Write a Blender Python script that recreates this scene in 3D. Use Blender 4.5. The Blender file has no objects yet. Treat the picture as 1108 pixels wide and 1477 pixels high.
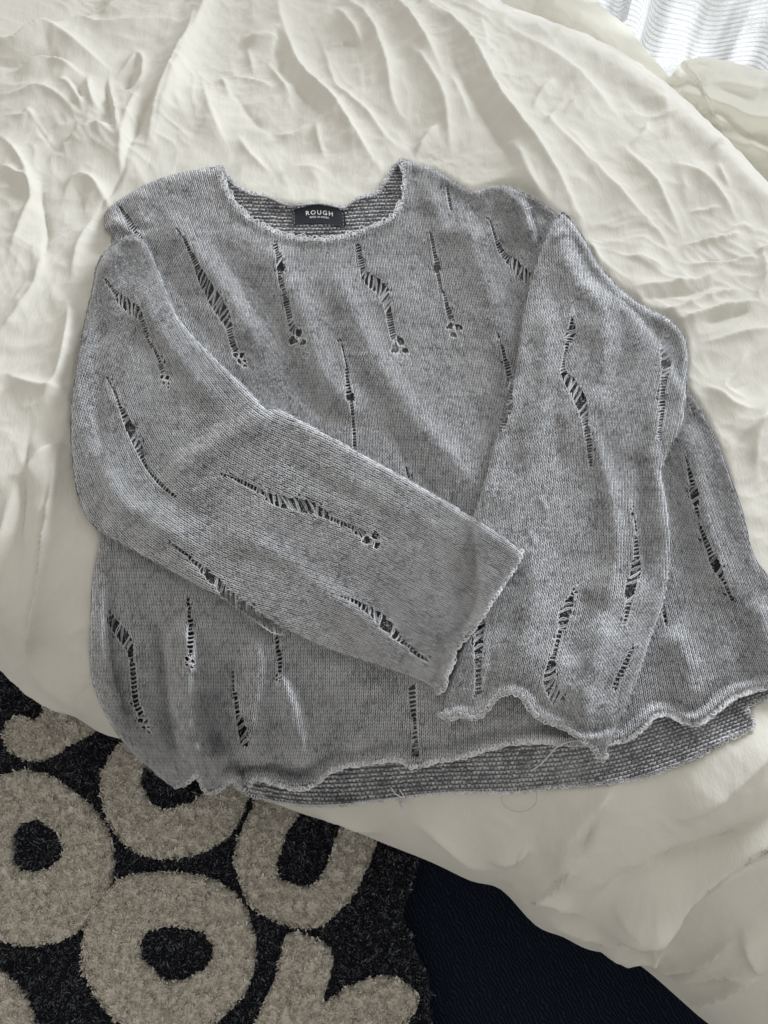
import bpy, math, random
import numpy as np
from mathutils import Vector
from mathutils.bvhtree import BVHTree
random.seed(7); RNG = np.random.default_rng(7)
SC = bpy.context.scene

# ------------------------------------------------------------------ camera, light, exposure
IW, IH, F = 1108.0, 1477.0, 1109.0
CAMZ, PITCH = 0.78, math.radians(60)
cam_d = bpy.data.cameras.new('camera'); cam = bpy.data.objects.new('camera', cam_d)
SC.collection.objects.link(cam); SC.camera = cam
cam.location = (0, 0, CAMZ); cam.rotation_euler = (math.pi/2 - PITCH, 0, 0)
cam_d.sensor_fit = 'VERTICAL'; cam_d.sensor_height = 36; cam_d.lens = 36*F/IH
cam_d.clip_start = 0.02; cam_d.clip_end = 100
W = bpy.data.worlds.new('World'); SC.world = W; W.use_nodes = True
bg = W.node_tree.nodes['Background']; bg.inputs[0].default_value = (1.0, 0.965, 0.90, 1); bg.inputs[1].default_value = 0.54
WIN_YAW = math.radians(-33)
def area(name, loc, target, sx, sy, power, col):
    d = bpy.data.lights.new(name, 'AREA'); d.shape = 'RECTANGLE'; d.size = sx; d.size_y = sy
    d.energy = power; d.color = col
    o = bpy.data.objects.new(name, d); SC.collection.objects.link(o); o.location = loc
    o.rotation_euler = (Vector(target)-Vector(loc)).to_track_quat('-Z', 'Y').to_euler()
    return o
area('window_light', (1.75, 2.36, 1.16), (0.0, 0.5, 0.0), 1.5, 0.75, 86, (0.91, 0.96, 1.0))
SC.view_settings.view_transform = 'Standard'; SC.view_settings.look = 'None'
SC.view_settings.exposure = 0.2; SC.view_settings.gamma = 1
SC.cycles.max_bounces = 6; SC.cycles.diffuse_bounces = 4; SC.cycles.transparent_max_bounces = 12

# ------------------------------------------------------------------ projection helpers
ct, st = math.cos(math.pi/2-PITCH), math.sin(math.pi/2-PITCH)
CAM = np.array([0, 0, CAMZ])
def ray(px, py):
    x = (np.asarray(px, float)-IW/2)/F; y = -(np.asarray(py, float)-IH/2)/F
    d = np.stack([x, y*ct+st, y*st-ct], -1)
    return d/np.linalg.norm(d, axis=-1, keepdims=True)
def at(px, py, z):
    r = ray(px, py); return CAM + r*((z-CAMZ)/r[..., 2])[..., None]
def project(P):
    q = P-CAM; x = q[..., 0]; y = q[..., 1]*ct+q[..., 2]*st; zc = -q[..., 1]*st+q[..., 2]*ct
    zc = np.minimum(zc, -1e-3)
    return IW/2+F*x/(-zc), IH/2-F*y/(-zc)

# ------------------------------------------------------------------ numeric helpers
def catmull(pts, n=6, closed=False):
    p = np.array(pts, float)
    if len(p) < 3 and not closed:
        t = np.linspace(0, 1, n+1)[:, None]; return p[0]*(1-t)+p[-1]*t
    if closed: q = np.vstack([p[-1], p, p[0], p[1]])
    else: q = np.vstack([2*p[0]-p[1], p, 2*p[-1]-p[-2]])
    out = []
    for i in range(1, len(q)-2):
        for k in range(n):
            t = k/n
            out.append(.5*((2*q[i])+(-q[i-1]+q[i+1])*t+(2*q[i-1]-5*q[i]+4*q[i+1]-q[i+2])*t*t+(-q[i-1]+3*q[i]-3*q[i+1]+q[i+2])*t**3))
    if not closed: out.append(q[-2])
    return np.array(out)
def polydist(X, Y, P):
    """distance, side (+ = right of travel, y down), position 0..1 along"""
    best = np.full(X.shape, 1e9); sg = np.zeros(X.shape); tt = np.zeros(X.shape)
    L = np.linalg.norm(np.diff(P, axis=0), axis=1); T = max(L.sum(), 1e-9); acc = 0
    for i in range(len(P)-1):
        ax, ay = P[i][0], P[i][1]; dx, dy = P[i+1][0]-ax, P[i+1][1]-ay; l2 = dx*dx+dy*dy+1e-12
        t = np.clip(((X-ax)*dx+(Y-ay)*dy)/l2, 0, 1)
        d = np.hypot(X-ax-t*dx, Y-ay-t*dy); m = d < best
        best = np.where(m, d, best); sg = np.where(m, np.sign(dx*(Y-ay)-dy*(X-ax)), sg)
        tt = np.where(m, (acc+t*L[i])/T, tt); acc += L[i]
    return best, sg, tt
def inside(X, Y, P):
    r = np.zeros(X.shape, bool); n = len(P)
    for i in range(n):
        x0, y0 = P[i][:2]; x1, y1 = P[(i+1) % n][:2]
        if y0 == y1: continue
        c = ((Y >= y0) != (Y >= y1)) & (X < (x1-x0)*(Y-y0)/(y1-y0)+x0)
        r ^= c
    return r
_perm = np.random.default_rng(3).permutation(4096)
def noise2(x, y, seed=0):
    xi = np.floor(x).astype(int); yi = np.floor(y).astype(int); xf = x-xi; yf = y-yi
    def g(ix, iy, fx, fy):
        h = _perm[(_perm[(ix+seed*57) & 4095]+iy) & 4095]*(2*math.pi/4096)
        return np.cos(h)*fx+np.sin(h)*fy
    u = xf**3*(xf*(xf*6-15)+10); v = yf**3*(yf*(yf*6-15)+10)
    a = g(xi, yi, xf, yf)*(1-u)+g(xi+1, yi, xf-1, yf)*u
    b = g(xi, yi+1, xf, yf-1)*(1-u)+g(xi+1, yi+1, xf-1, yf-1)*u
    return (a*(1-v)+b*v)*1.5
def sm(x, a, b):
    t = np.clip((x-a)/(b-a), 0, 1); return t*t*(3-2*t)
def rnd_edge(d, r):
    return np.sqrt(np.clip(1-(1-np.clip(d/r, 0, 1))**2, 0, 1))

# lattice over the photograph (and a margin) that carries the base surface and the height of every layer
S = 2.5; GX = np.arange(-320, 1430, S); GY = np.arange(-300, 1800, S); X, Y = np.meshgrid(GX, GY)
def samp(A, px, py):
    fx = np.clip((px-GX[0])/S, 0, len(GX)-1.001); fy = np.clip((py-GY[0])/S, 0, len(GY)-1.001)
    ix = fx.astype(int); iy = fy.astype(int); fx = fx-ix; fy = fy-iy
    if A.ndim == 3: fx = fx[..., None]; fy = fy[..., None]
    return (A[iy, ix]*(1-fx)+A[iy, ix+1]*fx)*(1-fy)+(A[iy+1, ix]*(1-fx)+A[iy+1, ix+1]*fx)*fy
def stroke(A, pts, h, wl, wr=None, p=1.7, ends=.22, n=6):
    """adds a fold of height h (m) along pts; widths in photo pixels on the left and right of travel"""
    wr = wr or wl; P = catmull(pts, n); m = 3.2*max(wl, wr)
    x0, y0 = P.min(0)-m; x1, y1 = P.max(0)+m
    i0 = max(0, int((y0-GY[0])/S)); i1 = max(0, min(len(GY), int((y1-GY[0])/S)+2))
    j0 = max(0, int((x0-GX[0])/S)); j1 = max(0, min(len(GX), int((x1-GX[0])/S)+2))
    if i1 <= i0 or j1 <= j0: return
    d, s, t = polydist(X[i0:i1, j0:j1], Y[i0:i1, j0:j1], P)
    w = np.where(s > 0, wr, wl)
    if ends > 0: tp = sm(t, -.02, ends)*sm(1.02-t, 0, ends)
    else: tp = 1
    A[i0:i1, j0:j1] += h*np.exp(-(d/w)**p)*tp
def blur(A, n):
    for _ in range(n):
        B = np.pad(A, 1, mode='edge'); A = (B[:-2, 1:-1]+B[2:, 1:-1]+B[1:-1, :-2]+B[1:-1, 2:]+4*A)/8
    return A

# ------------------------------------------------------------------ object helpers
def mesh_obj(name, V, faces_q=None, faces_t=None, mat=None, parent=None, smooth=True, col=None, kind=None):
    me = bpy.data.meshes.new(name); V = np.asarray(V, np.float32).reshape(-1, 3)
    q = np.zeros((0, 4), int) if faces_q is None else np.asarray(faces_q, int).reshape(-1, 4)
    t = np.zeros((0, 3), int) if faces_t is None else np.asarray(faces_t, int).reshape(-1, 3)
    me.vertices.add(len(V)); me.vertices.foreach_set('co', V.ravel())
    nl = len(q)*4+len(t)*3; me.loops.add(nl)
    me.loops.foreach_set('vertex_index', np.concatenate([q.ravel(), t.ravel()]).astype(np.int32))
    me.polygons.add(len(q)+len(t))
    ls = np.concatenate([np.arange(len(q))*4, len(q)*4+np.arange(len(t))*3]).astype(np.int32)
    me.polygons.foreach_set('loop_start', ls)
    me.polygons.foreach_set('use_smooth', np.full(len(q)+len(t), smooth))
    me.update(calc_edges=True); me.validate()
    if col is not None:
        a = me.attributes.new('tone', 'FLOAT', 'POINT'); a.data.foreach_set('value', np.asarray(col, np.float32).ravel())
    if mat: me.materials.append(mat)
    o = bpy.data.objects.new(name, me); SC.collection.objects.link(o)
    if parent: o.parent = parent
    if kind: o['kind'] = kind
    return o
def empty(name, label, cat, loc=(0, 0, 0)):
    o = bpy.data.objects.new(name, None); SC.collection.objects.link(o)
    o['label'] = label; o['category'] = cat; o.empty_display_size = .05
    return o
def gridq(nr, nc, off=0):
    i = np.arange(nr-1)[:, None]*nc+np.arange(nc-1)[None]
    return (np.stack([i, i+1, i+nc+1, i+nc], -1)+off).reshape(-1, 4)
class Bag:
    def __init__(s): s.V = []; s.Q = []; s.T = []; s.C = []; s.n = 0
    def add(s, V, Q=None, T=None, c=.5):
        V = np.asarray(V, float).reshape(-1, 3); s.V.append(V)
        if Q is not None and len(Q): s.Q.append(np.asarray(Q)+s.n)
        if T is not None and len(T): s.T.append(np.asarray(T)+s.n)
        s.C.append(np.broadcast_to(np.asarray(c, float), (len(V),))); s.n += len(V)
    def tube(s, P, r, k=5, c=.5):
        P = np.asarray(P, float); n = len(P); r = np.broadcast_to(np.asarray(r, float), (n,))
        T = np.gradient(P, axis=0); T /= np.linalg.norm(T, axis=1, keepdims=True)+1e-12
        up = np.array([.3, .2, .93]); A = np.cross(T, up); A /= np.linalg.norm(A, axis=1, keepdims=True)+1e-9; B = np.cross(A, T)
        a = np.arange(k)*2*math.pi/k
        V = P[:, None]+r[:, None, None]*(A[:, None]*np.cos(a)[None, :, None]+B[:, None]*np.sin(a)[None, :, None])
        i = np.arange(n-1)[:, None]*k; j = np.arange(k)[None]; jj = (j+1) % k
        Q = np.stack([i+j, i+jj, i+k+jj, i+k+j], -1).reshape(-1, 4)
        s.add(V, Q, None, c)
    def build(s, name, mat, parent=None, smooth=True, kind=None):
        return mesh_obj(name, np.vstack(s.V), np.vstack(s.Q) if s.Q else None, np.vstack(s.T) if s.T else None, mat, parent, smooth, np.concatenate(s.C), kind)

# ------------------------------------------------------------------ materials
def newmat(name):
    m = bpy.data.materials.new(name); m.use_nodes = True; nt = m.node_tree
    return m, nt, nt.nodes['Principled BSDF']
def N(nt, t, **k):
    n = nt.nodes.new(t)
    for a, b in k.items(): setattr(n, a, b)
    return n
def ramp(nt, fac, stops):
    r = N(nt, 'ShaderNodeValToRGB'); e = r.color_ramp.elements
    while len(e) < len(stops): e.new(.5)
    for i, (p, c) in enumerate(stops): e[i].position = p; e[i].color = (*c, 1)
    nt.links.new(fac, r.inputs[0]); return r.outputs[0]
def tex(nt, kind, scale, vec=None, **k):
    n = N(nt, kind)
    n.inputs['Scale'].default_value = scale
    for a, b in k.items(): n.inputs[a].default_value = b
    if vec is not None: nt.links.new(vec, n.inputs['Vector'])
    return n
def objco(nt): return N(nt, 'ShaderNodeTexCoord').outputs['Object']
def bump(nt, bsdf, h, dist, strength=1):
    b = N(nt, 'ShaderNodeBump'); b.inputs['Distance'].default_value = dist; b.inputs['Strength'].default_value = strength
    nt.links.new(h, b.inputs['Height']); nt.links.new(b.outputs[0], bsdf.inputs['Normal'])

def cotton(name, c1, c2, weave=1500):
    m, nt, b = newmat(name); co = objco(nt)
    n = tex(nt, 'ShaderNodeTexNoise', 9, co, Detail=4)
    nt.links.new(ramp(nt, n.outputs[0], [(.35, c1), (.65, c2)]), b.inputs['Base Color'])
    b.inputs['Roughness'].default_value = .85; b.inputs['Sheen Weight'].default_value = .25
    b.inputs['Specular IOR Level'].default_value = .25
    mp = N(nt, 'ShaderNodeMapping'); mp.inputs['Rotation'].default_value = (0, 0, .5); mp.inputs['Scale'].default_value = (1, .22, 1)
    nt.links.new(co, mp.inputs[0])
    n2 = tex(nt, 'ShaderNodeTexNoise', 480, mp.outputs[0], Detail=3, Roughness=.6)
    n3 = tex(nt, 'ShaderNodeTexNoise', 110, mp.outputs[0], Detail=3)
    ad = N(nt, 'ShaderNodeMath', operation='MULTIPLY_ADD'); ad.inputs[1].default_value = .55
    nt.links.new(n2.outputs[0], ad.inputs[0]); nt.links.new(n3.outputs[0], ad.inputs[2])
    bump(nt, b, ad.outputs[0], .0010, .8)
    return m
M_DUVET = cotton('white_cotton', (.635, .62, .565), (.68, .665, .61))
M_SHEET = cotton('cream_cotton', (.80, .78, .70), (.84, .82, .75))
_nt = M_SHEET.node_tree; _tl = N(_nt, 'ShaderNodeBsdfTranslucent'); _tl.inputs[0].default_value = (.95, .94, .88, 1); _mx = N(_nt, 'ShaderNodeMixShader'); _mx.inputs[0].default_value = .55
_nt.links.new(_nt.nodes['Principled BSDF'].outputs[0], _mx.inputs[1]); _nt.links.new(_tl.outputs[0], _mx.inputs[2]); _nt.links.new(_mx.outputs[0], _nt.nodes['Material Output'].inputs[0])

def yarn(name, dark, mid, light):
    m, nt, b = newmat(name); co = objco(nt)
    at_ = N(nt, 'ShaderNodeAttribute', attribute_name='tone')
    n = tex(nt, 'ShaderNodeTexNoise', 22, co, Detail=3)
    n2 = tex(nt, 'ShaderNodeTexNoise', 900, co, Detail=2)
    a = N(nt, 'ShaderNodeMath', operation='MULTIPLY_ADD'); a.inputs[1].default_value = .26
    nt.links.new(n.outputs[0], a.inputs[0]); nt.links.new(at_.outputs['Fac'], a.inputs[2])
    a2 = N(nt, 'ShaderNodeMath', operation='MULTIPLY_ADD'); a2.inputs[1].default_value = .36
    nt.links.new(n2.outputs[0], a2.inputs[0]); nt.links.new(a.outputs[0], a2.inputs[2])
    a3 = N(nt, 'ShaderNodeMath', operation='SUBTRACT'); a3.inputs[1].default_value = .31
    nt.links.new(a2.outputs[0], a3.inputs[0])
    nt.links.new(ramp(nt, a3.outputs[0], [(.1, dark), (.5, mid), (.95, light)]), b.inputs['Base Color'])
    b.inputs['Roughness'].default_value = .95; b.inputs['Sheen Weight'].default_value = .3; b.inputs['Sheen Roughness'].default_value = .5
    b.inputs['Specular IOR Level'].default_value = .1
    return m
M_YARN = yarn('grey_melange_yarn', (.12, .123, .134), (.69, .70, .73), (.95, .955, .97))

def plain(name, col, rough=.8, spec=.3):
    m, nt, b = newmat(name); co = objco(nt)
    n = tex(nt, 'ShaderNodeTexNoise', 300, co, Detail=3)
    nt.links.new(ramp(nt, n.outputs[0], [(.3, tuple(c*.8 for c in col)), (.7, tuple(min(1, c*1.15) for c in col))]), b.inputs['Base Color'])
    b.inputs['Roughness'].default_value = rough; b.inputs['Specular IOR Level'].default_value = spec
    bump(nt, b, n.outputs[0], .0003, .4); return m
M_LABEL = plain('black_woven_label', (.012, .014, .022), .6)
M_PRINT = plain('white_print', (.75, .75, .75))
M_THREAD = plain('pale_thread', (.60, .60, .58))
M_HAIR = plain('dark_hair', (.03, .025, .02), .5)
def pile_mat(name, a, b_, c):
    m, nt, b = newmat(name)
    at_ = N(nt, 'ShaderNodeAttribute', attribute_name='tone')
    nt.links.new(ramp(nt, at_.outputs['Fac'], [(.0, a), (.6, b_), (1, c)]), b.inputs['Base Color'])
    b.inputs['Roughness'].default_value = .95; b.inputs['Specular IOR Level'].default_value = .1; b.inputs['Sheen Weight'].default_value = .15
    return m
M_PILE_D = pile_mat('navy_pile', (.005, .006, .011), (.016, .019, .030), (.20, .215, .24))
M_PILE_W = pile_mat('cream_pile', (.46, .435, .385), (.74, .705, .64), (.85, .82, .76))

# ------------------------------------------------------------------ bed shape (smooth, before folds)
HEMZ, R = -0.27, 0.20; FLOORZ = -0.50
hem_px = [(-420, 760), (-250, 850), (-120, 905), (0, 966), (66, 1000), (136, 1052), (190, 1068), (270, 1100), (370, 1147), (434, 1172), (492, 1190), (560, 1218),
          (623, 1243), (680, 1270), (725, 1283), (775, 1335), (815, 1352), (851, 1370), (895, 1378), (934, 1398), (994, 1450), (1027, 1478), (1120, 1545), (1260, 1640), (1450, 1760)]
hem_w = at(*np.array(catmull(hem_px, 4)).T, HEMZ)
O0 = at(200, 1075, HEMZ); O1 = at(900, 1385, HEMZ)
e1 = (O1-O0)/np.linalg.norm(O1-O0); e2 = np.array([-e1[1], e1[0], 0])
hs = (hem_w-O0)@e1; hb = (hem_w-O0)@e2; o_ = np.argsort(hs); hs = hs[o_]; hb = hb[o_]
def bs(s): return np.interp(s, hs, hb)
def bsmooth(s):
    return sum(bs(s+k*.03)*w for k, w in zip(range(-3, 4), (1, 2, 3, 4, 3, 2, 1)))/16
def bed_grid(sv, ext=False, step=.0023):
    """rows: from under the hem up over the roll and across the top"""
    a = np.linspace(0, math.pi/2, int(R*1.35/step))
    side_d = R*(1-np.cos(a)); side_z = HEMZ*(1-np.sin(a))
    top_d = np.concatenate([np.arange(R+step, 1.45, step), np.arange(1.46, 2.3, .03)])
    D = np.concatenate([side_d, top_d]); Z = np.concatenate([side_z, np.zeros(len(top_d))])
    if ext: D = np.concatenate([[-.02, -.01], D]); Z = np.concatenate([[HEMZ-.5, HEMZ-.2], Z])
    else:
        u = np.linspace(1, 0, 14)[:-1]
        D = np.concatenate([.012+.25*np.clip(u-.35, 0, 1)+.012*(1-np.cos(u*2))-.012, D]); Z = np.concatenate([HEMZ-.035*np.sin(np.clip(u*2.2, 0, math.pi/2)), Z])
    k = sm(D, .12, .5)
    B = bs(sv)[None]*(1-k[:, None])+bsmooth(sv)[None]*k[:, None]
    P = O0[None, None]*[1, 1, 0]+sv[None, :, None]*e1+(B+D[:, None])[..., None]*e2
    P[..., 2] = Z[:, None]
    return P, D
# coarse grid for ray casting the base under every photo pixel
sv = np.arange(-1.6, 2.0, .02); P0, _ = bed_grid(sv, True, .02)
Vb = P0.reshape(-1, 3); bvh = BVHTree.FromPolygons([tuple(v) for v in Vb], [tuple(q) for q in gridq(P0.shape[0], P0.shape[1]).tolist()])
cs = 6; cx = GX[::cs]; cy = GY[::cs]; CX, CY = np.meshgrid(cx, cy); RR = ray(CX, CY)
BP = np.zeros(CX.shape+(3,)); BN = np.zeros(CX.shape+(3,)); fl = at(CX, CY, HEMZ-.2)
camv = Vector(CAM)
for i in range(CX.shape[0]):
    for j in range(CX.shape[1]):
        h, n, _, _ = bvh.ray_cast(camv, Vector(RR[i, j]))
        if h is None: BP[i, j] = fl[i, j] if CY[i, j] > 300 else at(CX[i, j], CY[i, j], 0.); BN[i, j] = (0, 0, 1)
        else:
            if n.dot(Vector(RR[i, j])) > 0: n = -n
            BP[i, j] = h; BN[i, j] = n
def up(A):
    fy = np.clip(np.arange(len(GY))/cs, 0, A.shape[0]-1.001); fx = np.clip(np.arange(len(GX))/cs, 0, A.shape[1]-1.001)
    iy = fy.astype(int); ix = fx.astype(int); fy = (fy-iy)[:, None, None]; fx = (fx-ix)[None, :, None]
    a = A[iy][:, ix]; b = A[iy][:, ix+1]; c = A[iy+1][:, ix]; d = A[iy+1][:, ix+1]
    return (a*(1-fx)+b*fx)*(1-fy)+(c*(1-fx)+d*fx)*fy
BP = up(BP); BN = up(BN); BN /= np.linalg.norm(BN, axis=-1, keepdims=True)
GR = ray(X, Y); BL = np.linalg.norm(BP-CAM, axis=-1); BC = np.clip(-(BN*GR).sum(-1), .35, 1)
BLs = blur(BL, 4); BC = blur(BC, 8)
def lift(px, py, h):
    """world point seen at (px,py) standing h metres above the bed surface there"""
    return CAM+ray(px, py)*(samp(BLs, px, py)-h/samp(BC, px, py))[..., None]
WX, WY = BP[..., 0], BP[..., 1]

# ------------------------------------------------------------------ outlines (photo pixels)
neck_front = [(315, 241), (319, 262), (332, 288), (353, 312), (380, 329), (410, 341), (440, 347), (470, 347), (500, 342), (530, 332), (555, 323), (571, 311), (583, 290), (587, 262), (581, 231)]
neck_back = [(315, 241), (332, 262), (352, 276), (385, 285), (420, 297), (460, 294), (496, 300), (515, 288), (545, 279), (558, 262), (568, 243), (581, 231)]
r_shoulder = [(581, 231), (600, 236), (625, 243), (650, 258), (672, 271), (690, 276), (710, 269), (735, 270), (755, 278), (775, 288), (797, 303), (812, 322)]
r_side = [(812, 322), (850, 400), (905, 440), (955, 500), (984, 555), (1003, 577), (1030, 625), (1055, 690), (1072, 740), (1087, 800), (1110, 832), (1150, 880), (1165, 960)]
hem_front = [(1165, 985), (1140, 985), (1108, 990), (1070, 999), (1045, 1014), (1012, 1040), (990, 1041), (965, 1029), (945, 1031), (925, 1050), (905, 1064), (880, 1070), (830, 1072), (783, 1068), (740, 1070), (708, 1077),
             (661, 1091), (624, 1097), (595, 1104), (577, 1094), (540, 1098), (500, 1103), (472, 1113), (455, 1128), (435, 1136), (415, 1134), (389, 1125), (367, 1122), (352, 1137), (335, 1123), (318, 1136), (300, 1141), (284, 1117), (268, 1128), (246, 1137)]
l_side = [(246, 1137), (219, 1110), (190, 1085), (165, 1052), (147, 1020), (134, 984), (129, 940), (131, 886), (134, 832), (146, 782), (150, 740), (148, 600), (150, 480), (148, 400), (166, 346), (152, 332), (151, 312), (160, 298)]
l_shoulder = [(160, 298), (185, 280), (215, 264), (250, 252), (285, 245), (315, 241)]
FRONT = neck_front+r_shoulder[1:]+r_side[1:]+hem_front+l_side[1:]+l_shoulder[1:-1]
hem_back = [(1150, 995), (1108, 1004), (1076, 1020), (1085, 1047), (1040, 1070), (1000, 1092), (965, 1106), (920, 1121), (860, 1129), (800, 1133), (740, 1141), (680, 1140), (620, 1143), (560, 1151), (500, 1158), (450, 1160), (410, 1156), (370, 1148), (340, 1132), (320, 1110), (280, 1090)]
BACK = neck_back+[(x, y+5) for x, y in r_shoulder[1:-1]]+[(x-12, y) for x, y in r_side]+hem_back+[(240, 1110), (200, 1075), (160, 1020), (142, 960), (143, 850), (156, 782), (160, 700), (160, 400), (162, 330), (172, 300)]+[(x, y+5) for x, y in l_shoulder[1:-1]]
sl_in = [(138, 388), (150, 365), (168, 347), (193, 339), (212, 352), (228, 385), (240, 415), (255, 452), (285, 490), (320, 525), (358, 562), (385, 590), (400, 589), (420, 598), (470, 625), (540, 664), (610, 703), (680, 744), (735, 779), (751, 794)]
sl_cuff = [(751, 794), (746, 808), (736, 825), (722, 846), (706, 870), (690, 895), (671, 918), (655, 938), (651, 955), (642, 975), (640, 990), (630, 998)]
sl_out = [(630, 998), (612, 985), (580, 971), (530, 955), (480, 938), (420, 912), (360, 885), (300, 852), (240, 820), (190, 792), (150, 770), (125, 746), (110, 705), (103, 650), (102, 600), (107, 550), (115, 500), (125, 450), (134, 412), (138, 388)]
SLEEVE_L = sl_in+sl_cuff[1:]+sl_out[1:-1]
sr_left = [(812, 306), (798, 322), (786, 345), (776, 372), (765, 408), (755, 450), (748, 500), (741, 545), (729, 580), (718, 620), (705, 670), (691, 720), (683, 750), (690, 800), (695, 860), (676, 905), (655, 960), (641, 1000), (632, 1030)]
sr_cuff = [(632, 1030), (650, 1037), (665, 1030), (682, 1036), (700, 1025), (715, 1006), (735, 998), (755, 1006), (770, 1028), (790, 1040), (815, 1050), (840, 1065), (858, 1080), (868, 1096), (876, 1088)]
sr_right = [(876, 1088), (885, 1060), (900, 1030), (920, 980), (940, 920), (955, 880), (965, 830), (968, 780), (962, 720), (955, 680), (965, 650), (985, 610), (990, 570), (992, 530), (990, 490), (968, 462), (940, 447), (905, 425), (880, 400), (860, 376), (848, 352), (828, 322), (812, 306)]
SLEEVE_R = sr_left+sr_cuff[1:]+sr_right[1:-1]

def dist_in(poly_or_line, r):
    P = np.array(poly_or_line, float); out = np.full(X.shape, 1e3)
    m = 2*r; j0, i0 = ((P.min(0)-m-[GX[0], GY[0]])/S).astype(int); j1, i1 = ((P.max(0)+m-[GX[0], GY[0]])/S).astype(int)+2
    i0 = max(i0, 0); j0 = max(j0, 0)
    out[i0:i1, j0:j1] = polydist(X[i0:i1, j0:j1], Y[i0:i1, j0:j1], P)[0]; return out
def mask_in(P): return inside(X, Y, P)
IN_F, IN_B, IN_L, IN_R = map(mask_in, (FRONT, BACK, SLEEVE_L, SLEEVE_R))
IN_ALL = IN_F | IN_B | IN_L | IN_R
soft_in = blur(IN_ALL.astype(float), 60)

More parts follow.
